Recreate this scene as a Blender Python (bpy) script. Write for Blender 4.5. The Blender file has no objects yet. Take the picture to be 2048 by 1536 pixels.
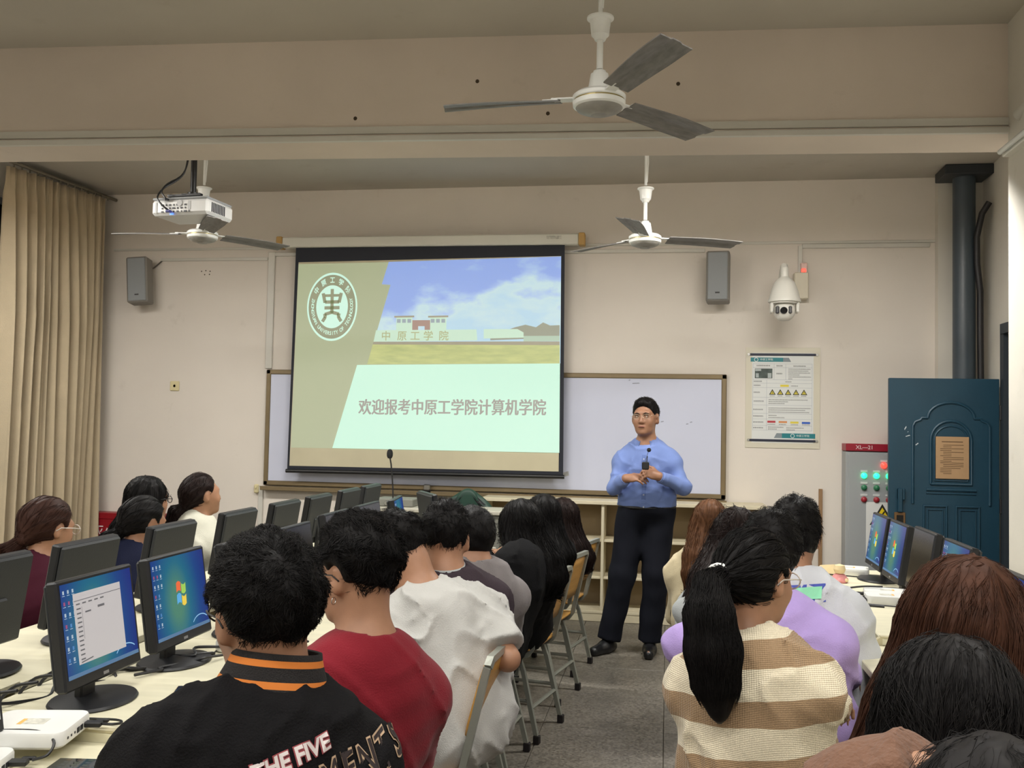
import bpy, math, random
import numpy as np
from mathutils import Vector, Matrix
random.seed(7); np.random.seed(7)
R = math.radians
SC = bpy.context.scene
COL = SC.collection

# ---------------------------------------------------------------- camera
YAW, PITCH, ROLL = R(9.337), R(2.434), 0.02
_F = Vector((-math.sin(YAW)*math.cos(PITCH), math.cos(YAW)*math.cos(PITCH), math.sin(PITCH)))
_Rt = Vector((math.cos(YAW), math.sin(YAW), 0)); _U = _Rt.cross(_F)
_r = _Rt*math.cos(ROLL) + _U*math.sin(ROLL); _u = _U*math.cos(ROLL) - _Rt*math.sin(ROLL)
cam = bpy.data.cameras.new('camera'); cam.sensor_width = 36; cam.lens = 1900/2048*36; cam.clip_start = .05
co = bpy.data.objects.new('camera', cam); COL.objects.link(co)
co.matrix_world = Matrix(((_r.x,_u.x,-_F.x,0),(_r.y,_u.y,-_F.y,0),(_r.z,_u.z,-_F.z,1.5),(0,0,0,1)))
SC.camera = co

# ---------------------------------------------------------------- world + exposure
W = bpy.data.worlds.new('world'); SC.world = W; W.use_nodes = True
W.node_tree.nodes['Background'].inputs[0].default_value = (.010,.013,.022,1)
W.node_tree.nodes['Background'].inputs[1].default_value = 1.0     # night outside the window
SC.view_settings.view_transform = 'Standard'; SC.view_settings.look = 'None'
SC.view_settings.exposure = 0.0; SC.view_settings.gamma = 1; SC.view_settings.use_curve_mapping = False
SC.cycles.max_bounces = 8; SC.cycles.diffuse_bounces = 4; SC.cycles.glossy_bounces = 3; SC.cycles.caustics_reflective = False; SC.cycles.caustics_refractive = False
LAMP_FRONT, LAMP_REAR = 60.0, 23.0   # watts of one batten in the front and rear bays
LAMP_COLOR = (1.0, .985, .945)

# ---------------------------------------------------------------- materials
def srgb(r, g, b):
    f = lambda c: (c/255/12.92) if c <= 10.3 else ((c/255+.055)/1.055)**2.4
    return (f(r), f(g), f(b), 1)
MATS = {}
def mat(name, rgb, rough=.6, metal=0, noise=0, nscale=8, bump=0, bscale=80, spec=.5, emit=0, stretch=None, sheen=0):
    """Principled material; noise = colour variation, bump = fine relief"""
    if name in MATS: return MATS[name]
    m = bpy.data.materials.new(name); m.use_nodes = True; nt = m.node_tree; b = nt.nodes['Principled BSDF']
    c = srgb(*rgb); b.inputs['Base Color'].default_value = c
    b.inputs['Roughness'].default_value = rough; b.inputs['Metallic'].default_value = metal
    b.inputs['Specular IOR Level'].default_value = spec
    if sheen: b.inputs['Sheen Weight'].default_value = sheen
    if noise or bump:
        tc = nt.nodes.new('ShaderNodeTexCoord'); mp = nt.nodes.new('ShaderNodeMapping')
        nt.links.new(tc.outputs['Object'], mp.inputs[0])
        if stretch: mp.inputs['Scale'].default_value = stretch
    if noise:
        n = nt.nodes.new('ShaderNodeTexNoise'); n.inputs['Scale'].default_value = nscale; n.inputs['Detail'].default_value = 6
        nt.links.new(mp.outputs[0], n.inputs['Vector'])
        r = nt.nodes.new('ShaderNodeValToRGB'); r.color_ramp.elements[0].position = .3; r.color_ramp.elements[1].position = .7
        r.color_ramp.elements[0].color = tuple(max(0, x*(1-noise)) for x in c[:3])+(1,)
        r.color_ramp.elements[1].color = tuple(min(1, x*(1+noise)) for x in c[:3])+(1,)
        nt.links.new(n.outputs['Fac'], r.inputs[0]); nt.links.new(r.outputs[0], b.inputs['Base Color'])
    if bump:
        n2 = nt.nodes.new('ShaderNodeTexNoise'); n2.inputs['Scale'].default_value = bscale; n2.inputs['Detail'].default_value = 4
        nt.links.new(mp.outputs[0], n2.inputs['Vector'])
        bp = nt.nodes.new('ShaderNodeBump'); bp.inputs['Strength'].default_value = bump; bp.inputs['Distance'].default_value = .01
        nt.links.new(n2.outputs['Fac'], bp.inputs['Height']); nt.links.new(bp.outputs[0], b.inputs['Normal'])
    if emit:
        m.cycles.emission_sampling = 'NONE'          # small glowing prints: seen, but not worth sampling as lamps
        b.inputs['Emission Color'].default_value = c; b.inputs['Emission Strength'].default_value = emit
    MATS[name] = m; return m

# ---------------------------------------------------------------- mesh helpers
class G:
    """collects faces, each with a material slot; build() links ONE mesh object"""
    def __init__(s): s.v = []; s.f = []; s.m = []
    def add(s, vs, fs, mi=0):
        o = len(s.v); s.v += [tuple(p) for p in vs]; s.f += [tuple(i+o for i in f) for f in fs]; s.m += [mi]*len(fs); return s
    def box(s, c, d, mi=0, ch=0, rot=None):
        hx, hy, hz = d[0]/2, d[1]/2, d[2]/2
        if ch <= 0:
            vs = [(x*hx, y*hy, z*hz) for x in (-1,1) for y in (-1,1) for z in (-1,1)]
            fs = [(0,1,3,2),(4,6,7,5),(0,4,5,1),(2,3,7,6),(0,2,6,4),(1,5,7,3)]
        else:
            ch = min(ch, hx*.95, hy*.95, hz*.95); vs = []; idx = {}
            for x in (-1,1):
                for y in (-1,1):
                    for z in (-1,1):
                        for a in range(3):
                            p = [x*(hx-ch), y*(hy-ch), z*(hz-ch)]; p[a] = (x*hx, y*hy, z*hz)[a]
                            idx[(x,y,z,a)] = len(vs); vs.append(tuple(p))
            fs = []
            def q(*k): fs.append(tuple(idx[i] for i in k))
            for sgn in (-1,1):
                o = [(-1,-1),(1,-1),(1,1),(-1,1)]
                if sgn > 0: q(*[(1,a,b,0) for a,b in o]); q(*[(a,1,b,1) for a,b in o[::-1]]); q(*[(a,b,1,2) for a,b in o])
                else: q(*[(-1,a,b,0) for a,b in o[::-1]]); q(*[(a,-1,b,1) for a,b in o]); q(*[(a,b,-1,2) for a,b in o[::-1]])
            for y in (-1,1):
                for z in (-1,1): q((-1,y,z,1),(1,y,z,1),(1,y,z,2),(-1,y,z,2))
            for x in (-1,1):
                for z in (-1,1): q((x,-1,z,0),(x,1,z,0),(x,1,z,2),(x,-1,z,2))
            for x in (-1,1):
                for y in (-1,1): q((x,y,-1,0),(x,y,1,0),(x,y,1,1),(x,y,-1,1))
            for x in (-1,1):
                for y in (-1,1):
                    for z in (-1,1): q((x,y,z,0),(x,y,z,1),(x,y,z,2))
        if rot is not None: vs = [rot @ Vector(p) for p in vs]
        return s.add([(p[0]+c[0], p[1]+c[1], p[2]+c[2]) for p in vs], fs, mi)
    def b2(s, a, b, mi=0, ch=0):      # box from two corners
        return s.box([(p+q)/2 for p,q in zip(a,b)], [abs(q-p) for p,q in zip(a,b)], mi, ch)
    def tube(s, pts, r, n=10, mi=0, caps=True, sq=False):
        P = [Vector(p) for p in pts]; rs = r if isinstance(r, (list,tuple)) else [r]*len(P); vs = []; fs = []
        t0 = (P[1]-P[0]).normalized(); up = Vector((0,0,1)) if abs(t0.z) < .9 else Vector((1,0,0))
        a = t0.cross(up).normalized()
        for i, p in enumerate(P):
            t = ((P[min(i+1,len(P)-1)]-P[i]).normalized() + (P[i]-P[max(i-1,0)]).normalized())
            t = t.normalized() if t.length > 1e-6 else t0
            a = (a - t*a.dot(t)).normalized(); b = t.cross(a)
            for k in range(n):
                an = 2*math.pi*k/n + (math.pi/4 if sq else 0)
                vs.append(p + (a*math.cos(an)+b*math.sin(an))*rs[i])
        for i in range(len(P)-1):
            for k in range(n): fs.append((i*n+k, i*n+(k+1)%n, (i+1)*n+(k+1)%n, (i+1)*n+k))
        if caps: fs.append(tuple(range(n))[::-1]); fs.append(tuple((len(P)-1)*n+k for k in range(n)))
        return s.add(vs, fs, mi)
    def lathe(s, prof, c=(0,0,0), n=32, mi=0, axis='z', sx=1, sy=1):
        vs = []; fs = []
        for r, z in prof:
            for k in range(n):
                a = 2*math.pi*k/n; x, y = r*math.cos(a)*sx, r*math.sin(a)*sy
                p = {'z':(x,y,z), 'y':(x,-z,y), 'x':(z,x,y)}[axis]
                vs.append((p[0]+c[0], p[1]+c[1], p[2]+c[2]))
        m = len(prof)
        for i in range(m-1):
            for k in range(n): fs.append((i*n+k, i*n+(k+1)%n, (i+1)*n+(k+1)%n, (i+1)*n+k))
        if prof[0][0] > 1e-5: fs.append(tuple(range(n))[::-1])
        if prof[-1][0] > 1e-5: fs.append(tuple((m-1)*n+k for k in range(n)))
        return s.add(vs, fs, mi)
    def prism(s, poly, y0, y1, mi=0):           # poly in (x,z), extruded along y
        n = len(poly); vs = [(x,y0,z) for x,z in poly]+[(x,y1,z) for x,z in poly]
        fs = [tuple(range(n)), tuple(range(2*n-1,n-1,-1))]+[(i,i+n,(i+1)%n+n,(i+1)%n) for i in range(n)]
        return s.add(vs, fs, mi)
    def flat(s, poly, y, mi=0):                 # flat print facing -y
        return s.add([(x,y,z) for x,z in poly], [tuple(range(len(poly)))], mi)
    def build(s, name, mats, parent=None, smooth=False, loc=None):
        me = bpy.data.meshes.new(name); me.from_pydata([tuple(p) for p in s.v], [], s.f)
        ms = mats if isinstance(mats, (list,tuple)) else [mats]
        for m in ms: me.materials.append(m)
        if len(ms) > 1: me.polygons.foreach_set('material_index', s.m)
        if smooth: me.polygons.foreach_set('use_smooth', [True]*len(s.f))
        me.update()
        import bmesh
        bm = bmesh.new(); bm.from_mesh(me); bmesh.ops.recalc_face_normals(bm, faces=bm.faces); bm.to_mesh(me); bm.free()
        if smooth and smooth != 'all':
            try: me.set_sharp_from_angle(angle=R(38))
            except Exception: pass
        o = bpy.data.objects.new(name, me); COL.objects.link(o)
        if parent: o.parent = parent
        if loc: o.location = loc
        return o
def fixn(o, sgn=-1):
    """turn single-sided prints to face -y"""
    me = o.data
    for p in me.polygons:
        if p.normal.y > 0: p.flip()
    me.update(); return o
def thing(name, label, cat, loc=(0,0,0), rz=0, group=None):
    o = bpy.data.objects.new(name, None); COL.objects.link(o); o.empty_display_size = .1
    o.location = loc; o.rotation_euler = (0,0,rz); return tag(o, label, cat, group)
def tag(o, label, cat, group=None):
    o['label'] = label; o['category'] = cat
    if group: o['group'] = group
    return o
def struct(o): o['kind'] = 'structure'; return o
def dup(root, loc, rz, label=None, group=None):
    def cp(o, par):
        c = o.copy(); COL.objects.link(c)
        if par: c.parent = par
        for ch in o.children: cp(ch, c)
        return c
    r = cp(root, None); r.location = loc; r.rotation_euler = (0,0,rz)
    if label: r['label'] = label
    if group: r['group'] = group
    return r
def text_mesh(body, size=1.0, align='CENTER', bold=0.0, spacing=1.0):
    c = bpy.data.curves.new('txt', 'FONT'); c.body = body; c.size = size; c.align_x = align; c.align_y = 'CENTER'
    c.offset = bold; c.space_character = spacing; c.resolution_u = 3
    o = bpy.data.objects.new('txt', c); COL.objects.link(o)
    dg = bpy.context.evaluated_depsgraph_get(); me = bpy.data.meshes.new_from_object(o.evaluated_get(dg))
    vs = [tuple(v.co) for v in me.vertices]; fs = [tuple(p.vertices) for p in me.polygons]
    bpy.data.objects.remove(o); bpy.data.curves.remove(c); bpy.data.meshes.remove(me)
    return vs, fs
def curve(pts, k=5):
    """Catmull-Rom through the points, so cords bend softly"""
    P = [Vector(p) for p in pts]; P = [P[0]*2-P[1]]+P+[P[-1]*2-P[-2]]; out = []
    for a, b, c, d in zip(P, P[1:], P[2:], P[3:]):
        for i in range(k):
            t = i/k; out.append(tuple(.5*((2*b)+(c-a)*t+(2*a-5*b+4*c-d)*t*t+(3*b-a-3*c+d)*t**3)))
    return out+[tuple(P[-2])]
def put_text(g, body, x, z, y, h, mi=0, align='CENTER', bold=0, width=None, spacing=1.0):
    """text standing in the xz plane facing -y; h = em size, or fitted to width"""
    vs, fs = text_mesh(body, h, align, bold, spacing)
    if not vs: return g
    if width:
        xs = [v[0] for v in vs]; k = width/(max(xs)-min(xs)); cxm = (max(xs)+min(xs))/2
        vs = [((v[0]-cxm)*k, v[1], 0) for v in vs]
    return g.add([(x+v[0], y, z+v[1]) for v in vs], fs, mi)
# ================================================================ the room
CEIL = 3.485
def wall_mat(name, rgb, streak=.10, dirt=(150,138,118), lo=.62, hi=.92):
    """old emulsion paint: large blotches, fine grain, grey scuffs"""
    m = bpy.data.materials.new(name); m.use_nodes = True; nt = m.node_tree; b = nt.nodes['Principled BSDF']
    b.inputs['Roughness'].default_value = .85; b.inputs['Specular IOR Level'].default_value = .2
    tc = nt.nodes.new('ShaderNodeTexCoord'); c = srgb(*rgb)
    n1 = nt.nodes.new('ShaderNodeTexNoise'); n1.inputs['Scale'].default_value = 1.1; n1.inputs['Detail'].default_value = 5
    n2 = nt.nodes.new('ShaderNodeTexNoise'); n2.inputs['Scale'].default_value = 3.1; n2.inputs['Detail'].default_value = 8; n2.inputs['Roughness'].default_value = .65
    n3 = nt.nodes.new('ShaderNodeTexNoise'); n3.inputs['Scale'].default_value = 180; n3.inputs['Detail'].default_value = 2
    for n in (n1,n2,n3): nt.links.new(tc.outputs['Object'], n.inputs['Vector'])
    r1 = nt.nodes.new('ShaderNodeValToRGB'); r1.color_ramp.elements[0].position = .35; r1.color_ramp.elements[1].position = .65
    r1.color_ramp.elements[0].color = tuple(x*(1-streak) for x in c[:3])+(1,); r1.color_ramp.elements[1].color = c
    r2 = nt.nodes.new('ShaderNodeValToRGB'); r2.color_ramp.elements[0].position = lo; r2.color_ramp.elements[1].position = hi
    r2.color_ramp.elements[0].color = (0,0,0,1); r2.color_ramp.elements[1].color = (.55,.55,.55,1)
    mx = nt.nodes.new('ShaderNodeMixRGB'); mx.inputs[2].default_value = srgb(*dirt)
    nt.links.new(n1.outputs['Fac'], r1.inputs[0]); nt.links.new(n2.outputs['Fac'], r2.inputs[0])
    nt.links.new(r2.outputs[0], mx.inputs[0]); nt.links.new(r1.outputs[0], mx.inputs[1]); nt.links.new(mx.outputs[0], b.inputs['Base Color'])
    bp = nt.nodes.new('ShaderNodeBump'); bp.inputs['Strength'].default_value = .12; bp.inputs['Distance'].default_value = .004
    nt.links.new(n3.outputs['Fac'], bp.inputs['Height']); nt.links.new(bp.outputs[0], b.inputs['Normal'])
    return m
M_wall = wall_mat('wall_paint', (226,218,208), .06); M_ceil = wall_mat('ceiling_paint', (196,190,179), .08)
M_beam = wall_mat('beam_paint', (222,209,196), .10, lo=.62, hi=.98)
M_side = wall_mat('side_wall_paint', (222,217,206), .12)
WX = lambda y: 2.36 - (7.75-y)*.06        # aisle face of the right wall
YB = -2.2                                   # back of the room, behind the camera

o = struct(G().b2((-5.3,7.75,0),(2.9,7.95,CEIL)).build('wall_front', M_wall))
g = G()                                     # right wall with a doorway
def seg(y0,y1,z0,z1): g.add([(WX(y0),y0,z0),(WX(y1),y1,z0),(WX(y1),y1,z1),(WX(y0),y0,z1),(WX(y0)+.25,y0,z0),(WX(y1)+.25,y1,z0),(WX(y1)+.25,y1,z1),(WX(y0)+.25,y0,z1)],
      [(0,1,2,3),(7,6,5,4),(0,4,5,1),(1,5,6,2),(2,6,7,3),(3,7,4,0)])
seg(7.10,7.75,0,CEIL); seg(YB,6.2,0,CEIL); seg(6.2,7.10,2.27,CEIL)
struct(g.build('wall_right', M_side))
struct(G().b2((1.60,4.56,0),(2.4,4.84,CEIL)).build('wall_pier', M_side))
struct(G().b2((2.03,7.66,0),(2.36,7.75,CEIL)).build('wall_column', M_side))
# left wall with a big window opening
g = G(); x0, x1 = -5.3, -5.14
g.b2((x0,YB,0),(x1,7.75,.85)); g.b2((x0,YB,3.2),(x1,7.75,CEIL)); g.b2((x0,7.2,.85),(x1,7.75,3.2)); g.b2((x0,YB,.85),(x1,5.2,3.2))
struct(g.build('wall_left', M_side))
w = struct(G().b2((-5.24,5.2,.85),(-5.18,5.26,3.2)).b2((-5.24,7.14,.85),(-5.18,7.2,3.2)).b2((-5.24,6.17,.85),(-5.18,6.23,3.2)).b2((-5.24,5.2,.85),(-5.18,7.2,.9)).b2((-5.24,5.2,3.15),(-5.18,7.2,3.2)).build('window_1', mat('window_frame', (120,122,124), .4)))
for y0 in (5.26,6.23):
    G().b2((-5.213,y0,.9),(-5.207,y0+.91,3.15)).build('pane', mat('night_glass', (14,18,26), .05), w)
struct(G().b2((-5.3,YB-.2,0),(2.9,YB,CEIL)).build('wall_back', M_side))
struct(G().b2((-5.3,YB,CEIL),(2.9,7.95,CEIL+.15)).build('ceiling', M_ceil))
# ceiling beam, slightly out of square like the photographed one
yr = lambda x: 4.754+.0535*x; yf = lambda x: 5.060+.0565*x
def skew(g, za, zb, oa=0, ob=0, mi=0, xa=-5.14, xb=2.3):
    g.add([(xa,yr(xa)-oa,za),(xb,yr(xb)-oa,za),(xb,yf(xb)+ob,za),(xa,yf(xa)+ob,za),(xa,yr(xa)-oa,zb),(xb,yr(xb)-oa,zb),(xb,yf(xb)+ob,zb),(xa,yf(xa)+ob,zb)],
          [(0,3,2,1),(4,5,6,7),(0,1,5,4),(1,2,6,5),(2,3,7,6),(3,0,4,7)], mi)
g = G(); skew(g, 2.945, CEIL); bo = struct(g.build('ceiling_beam', M_beam))
M_trunk = mat('trunking_plastic', (208,205,196), .45, noise=.05, nscale=2)
g = G(); xa, xb = -5.1, 1.66
for za, zb, oo in ((2.985,3.022,.012),(2.945,2.972,.024)):
    g.add([(xa,yr(xa)-oo,za),(xb,yr(xb)-oo,za),(xb,yr(xb),za),(xa,yr(xa),za),(xa,yr(xa)-oo,zb),(xb,yr(xb)-oo,zb),(xb,yr(xb),zb),(xa,yr(xa),zb)],
          [(0,3,2,1),(4,5,6,7),(0,1,5,4),(1,2,6,5),(2,3,7,6),(3,0,4,7)])
struct(g.build('trim_1', M_trunk))
M_dirt = mat('old_screw_hole', (74,62,48), .9)
for (x,z) in ((-.985,3.253),(-1.62,3.07),(.03,3.22),(-.62,3.08)):
    y = yr(x); G().lathe([(.006,.002),(.011,.0)], (x,y,z), 8, axis='y').build('screw_hole', M_dirt, bo)

# terrazzo floor tiles, each a piece of its own
def terrazzo():
    m = bpy.data.materials.new('terrazzo'); m.use_nodes = True; nt = m.node_tree; b = nt.nodes['Principled BSDF']
    tc = nt.nodes.new('ShaderNodeTexCoord'); gm = nt.nodes.new('ShaderNodeNewGeometry')
    v = nt.nodes.new('ShaderNodeTexVoronoi'); v.inputs['Scale'].default_value = 90
    n = nt.nodes.new('ShaderNodeTexNoise'); n.inputs['Scale'].default_value = 2.2; n.inputs['Detail'].default_value = 7
    oi = nt.nodes.new('ShaderNodeObjectInfo')
    r = nt.nodes.new('ShaderNodeValToRGB'); e = r.color_ramp.elements
    e[0].color = srgb(96,91,83); e[1].color = srgb(140,134,124); e[0].position = .1; e[1].position = .9
    r2 = nt.nodes.new('ShaderNodeValToRGB'); r2.color_ramp.elements[0].color = (.72,.72,.72,1); r2.color_ramp.elements[1].color = (1.1,1.1,1.08,1)
    r2.color_ramp.elements[0].position = .3; r2.color_ramp.elements[1].position = .7
    mx = nt.nodes.new('ShaderNodeMixRGB'); mx.blend_type = 'MULTIPLY'; mx.inputs[0].default_value = 1
    nt.links.new(gm.outputs['Position'], v.inputs['Vector']); nt.links.new(gm.outputs['Position'], n.inputs['Vector'])
    nt.links.new(v.outputs['Color'], r.inputs[0]); nt.links.new(n.outputs['Fac'], r2.inputs[0])
    nt.links.new(r.outputs[0], mx.inputs[1]); nt.links.new(r2.outputs[0], mx.inputs[2]); nt.links.new(mx.outputs[0], b.inputs['Base Color'])
    b.inputs['Roughness'].default_value = .38
    return m
M_ter = terrazzo()
fl = struct(G().b2((-5.3,YB,-.12),(2.9,7.95,-.006)).build('floor', mat('floor_joint', (72,66,56), .9)))
ts = .6; tm = None
for i in range(14):
    for j in range(17):
        x, y = -5.42+.32+i*ts, YB+j*ts+.1
        if x+ts/2 < -5.3 or x-ts/2 > 2.6 or y > 7.75: continue
        if tm is None:
            t = G().box((0,0,-.004), (ts-.0035,ts-.0035,.008), 0, .0015).build('tile', M_ter, fl); tm = t.data
        else:
            t = bpy.data.objects.new('tile', tm); COL.objects.link(t); t.parent = fl
        t.location = (x, y, random.uniform(-.0006,0))

# plastic cable trunking on the front wall
cb=None
def trunk(n, pts, w=.03, d=.018, y=7.75):
    g = G()
    for (xa,za),(xb,zb) in zip(pts[:-1], pts[1:]):
        g.b2((min(xa,xb)-(w/2 if xa==xb else 0), y-d, min(za,zb)-(w/2 if za==zb else 0)), (max(xa,xb)+(w/2 if xa==xb else 0), y, max(za,zb)+(w/2 if za==zb else 0)), 0, .003)
    return struct(g.build('trim_%d'%n, M_trunk))
trunk(2, [(-4.90,2.996),(2.03,2.975)], .012, .012)
trunk(3, [(-4.44,2.893),(-3.44,2.893)], .026); trunk(4, [(-3.405,1.94),(-3.405,2.95)], .06)
trunk(5, [(-3.375,2.945),(.28,2.915)], .03); trunk(6, [(1.02,2.70),(1.02,2.96)], .03); trunk(7, [(1.035,2.955),(1.99,2.955)], .034, .02)
trunk(8, [(-3.44,.0),(-3.44,.93)], .04, .02)
struct(G().tube([(-4.43,7.74,2.885),(-4.50,7.73,2.82),(-4.52,7.70,2.80)], .006, 6).build('trim_9', mat('cable_grey', (90,84,76), .6)))

# dark drain pipe in the corner and a cable beside it
p = thing('drain_pipe', 'dark grey vertical drain pipe in the corner above the green door', 'pipe', (2.17,7.50,0))
M_pipe = mat('pipe_paint', (62,72,80), .38, noise=.12, nscale=3)
G().tube([(0,0,0),(0,0,CEIL-.03)], .079, 28).build('pipe_body', M_pipe, p, True)
G().b2((-.17,-.14,CEIL-.075),(.17,.14,CEIL-.002),0,.006).build('ceiling_flange', mat('flange_dark', (40,44,48), .5), p)
G().lathe([(.079,-.03),(.088,-.03),(.088,.03),(.079,.03)], (0,0,1.2), 28).build('pipe_collar', M_pipe, p, True)
cb = G().tube([(2.30,7.45,0),(2.31,7.45,1.6),(2.30,7.44,2.2),(2.30,7.44,2.55),(2.275,7.43,2.75),(2.27,7.42,2.95),(2.30,7.40,3.12),(2.345,7.38,3.2)], .022, 10).build('power_cable', mat('cable_black', (30,28,30), .5), None, True)
cb.location.x = -.035; tag(cb, 'thick black cable rising up the corner beside the dark drain pipe', 'cable')
# ================================================================ things fixed to walls and ceiling
# ---- fluorescent battens: real lamps, hung above the fans
M_metalw = mat('white_enamel', (232,230,222), .35)
def batten(x, y, z, label, rz=0, power=LAMP_REAR):
    t = thing('fluorescent_lamp', label, 'lamp', (x,y,z), rz, 'fluorescent battens under the ceiling')
    G().prism([(-.06,.0),(.06,0),(.03,.05),(-.03,.05)], -.62, .62).build('housing', M_metalw, t)
    tu = G().tube([(0,-.6,-.022),(0,.6,-.022)], .014, 10).build('tube', mat('lit_tube', (255,248,235), .4, emit=6), t, True)
    for yy in (-.4,.4): G().tube([(0,yy,.05),(0,yy,CEIL-z)], .004, 6).build('hanger', M_metalw, t)
    l = bpy.data.lights.new('batten_light', 'AREA'); l.shape = 'RECTANGLE'; l.size = .10; l.size_y = 1.2; l.energy = power; l.color = LAMP_COLOR
    lo = bpy.data.objects.new('batten_light', l); COL.objects.link(lo); lo.parent = t; lo.location = (0,0,-.045)
    return t
batten(-4.25, 5.02, 3.15, 'lit fluorescent batten hidden behind the beam near the curtain', R(90), LAMP_FRONT)
batten(-1.55, 5.16, 3.15, 'lit fluorescent batten hidden behind the beam in front of the projection screen', R(90), LAMP_FRONT)
batten(.85, 5.30, 3.15, 'lit fluorescent batten hidden behind the beam towards the green door', R(90), LAMP_FRONT)
k = 0
for y in (-.9, .7, 2.3):
    for x, w in ((-3.3,'window side'),(-1.2,'middle'),(.7,'door side')):
        batten(x, y, 3.02, 'lit fluorescent batten over the %s of the %s desks' % (w, {-.9:'rearmost',.7:'rear',2.3:'middle'}[y]), R(90))

# ---- ceiling fans
M_fanw = mat('fan_enamel', (240,241,238), .32, noise=.05, nscale=6); M_blade = mat('fan_blade_grey', (122,119,116), .55, noise=.22, nscale=14, stretch=(1,4,1))  # blades are a mottled grey, darker than the fan enamel
M_brass = mat('fan_trim', (176,160,110), .3, .8)
def fan(loc, label, angs, L=.63, rod=.62):
    t = thing('ceiling_fan', label, 'ceiling fan', loc, 0, 'three-bladed ceiling fans')
    top = CEIL-loc[2]
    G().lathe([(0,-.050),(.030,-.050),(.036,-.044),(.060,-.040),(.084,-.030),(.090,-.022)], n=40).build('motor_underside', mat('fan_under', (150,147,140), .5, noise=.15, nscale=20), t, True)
    G().lathe([(.090,-.022),(.100,-.016),(.102,.0),(.097,.003),(.097,.007),(.102,.010)], n=40).build('lower_ring', M_fanw, t, True); G().lathe([(.0975,.002),(.0985,.005),(.0975,.008)], n=40).build('trim_ring', M_brass, t, True)
    G().lathe([(.102,.010),(.102,.024),(.090,.034),(.06,.040),(.046,.042),(.044,.050),(.034,.110),(.024,.114),(.024,.122),(0,.122)], n=40).build('motor_housing', M_fanw, t, True)
    G().tube([(0,0,.13),(0,0,.30)], .0125, 14).build('downrod', M_fanw, t, True)
    G().lathe([(.0,.240),(.020,.242),(.026,.254),(.034,.262),(.040,.312),(.042,.320),(.052,.326),(.052,.332),(.040,.332)], n=30).build('canopy_cup', M_fanw, t, True)
    G().tube([(0,0,.35),(0,0,top)], .009, 10).build('hanging_rod', M_fanw, t, True)
    G().tube([(.008,0,.37),(.014,.004,.5),(.010,.01,.62),(.012,0,top)], .0045, 6).build('feed_wire', M_fanw, t, True)
    for a in angs:
        g = G(); n = 12; vs = []; fs = []
        for i in range(n+1):
            s = i/n; r = .15+(L-.15)*s; w = .050+.016*min(1,s*1.6); z = .012-.006*s+.004*math.sin(s*3)
            tl = R(13)*(1-.35*s)
            off = (.018*s if i == n else 0)
            for q in (-1,-.35,-.25,0,.25,.35,1):
                zz = -q*w*math.tan(tl)+(.0045 if abs(q) < .3 else 0)
                vs.append((r-(.03*(q+1)/2 if i == n else 0), q*w, z+zz))
        for i in range(n):
            for j in range(6): fs.append((i*7+j,i*7+j+1,(i+1)*7+j+1,(i+1)*7+j))
        m = len(vs); vs2 = vs+[(x,y,z-.004) for x,y,z in vs]
        fs2 = fs+[tuple(k+m for k in f[::-1]) for f in fs]
        ring = [j for j in range(7)]+[i*7+6 for i in range(1,n+1)]+[n*7+j for j in range(5,-1,-1)]+[i*7 for i in range(n-1,0,-1)]
        for q in range(len(ring)): a0, b0 = ring[q], ring[(q+1)%len(ring)]; fs2.append((a0,b0,b0+m,a0+m))
        b = g.add(vs2, fs2).build('blade', M_blade, t, True); b.rotation_euler = (0,0,R(a))
        rb_ = Matrix.Rotation(R(-13),3,'X'); h = G().box((.12,0,.017), (.11,.044,.005)).box((.187,0,.0165), (.06,.062,.005), 0, 0, rb_).lathe([(.006,.0),(.006,.005),(0,.006)], (.18,.014,.016), 8).lathe([(.006,.0),(.006,.005),(0,.006)], (.18,-.014,.022), 8).build('blade_bracket', M_fanw, b)
    return t
fan((-.275,3.6,2.74), 'nearest ceiling fan, large, hanging in front of the beam', (178,50,-62))
fan((-.155,6.0,2.675), 'smaller ceiling fan hanging between the screen and the wall camera', (140,20,-98))
fan((-3.145,6.0,2.74), 'ceiling fan half hidden behind the hanging projector', (188,-54,52))

# ---- projector on its ceiling mount
t = thing('projector', 'white projector hanging from the ceiling on a black mount, facing the screen', 'projector', (-3.03,5.5,2.82), R(-6)); PJ = t
M_pw = mat('projector_white', (206,206,204), .4); M_dk = mat('black_plastic', (24,24,26), .45); M_port = mat('port_dark', (38,40,46), .5)
b = G().box((0,.14,0), (.47,.34,.10), 0, .018).build('body', M_pw, t)
G().b2((-.23,-.028,.048),(.23,.30,.062),0,.006).build('grey_lid', mat('projector_grey', (150,152,154), .5), b)
g = G()
for r_, zz in enumerate((.012,-.008,-.03)):
    for k in range(7 if r_ < 2 else 8): g.box((-.14+k*.032,-.032,zz), ((.022,.010,.016,.008)[(k+r_)%4],.004,.010))
g.build('socket_row', M_port, b)
G().lathe([(0,.004),(.020,.004),(.022,0)], (.005,-.032,.022), 20, axis='y').build('speaker_grille', mat('grille_grey', (176,176,176), .6), b)
g = G()
for k in range(9): g.b2((.2355,.02+k*.02,-.03),(.2385,.03+k*.02,.03))
g.build('side_vent', M_port, b)
G().b2((-.20,-.034,-.035),(-.185,-.03,.03)).b2((.075,-.034,-.02),(.092,-.03,.035)).build('rear_slots', mat('grille_grey', (0,0,0)), b)
G().box((-.06,-.032,-.046), (.028,.004,.008)).build('status_light', mat('led_blue', (70,120,255), .4, emit=2.5), b)
G().lathe([(.045,-.02),(.045,.02),(.038,.022)], (.09,.32,.0), 24, axis='y').build('lens', M_dk, b, True)
m = G().b2((-.14,.02,.078),(.14,.05,.09)).b2((-.14,.22,.078),(.14,.25,.09)).b2((-.02,.02,.082),(.02,.25,.094))
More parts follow.
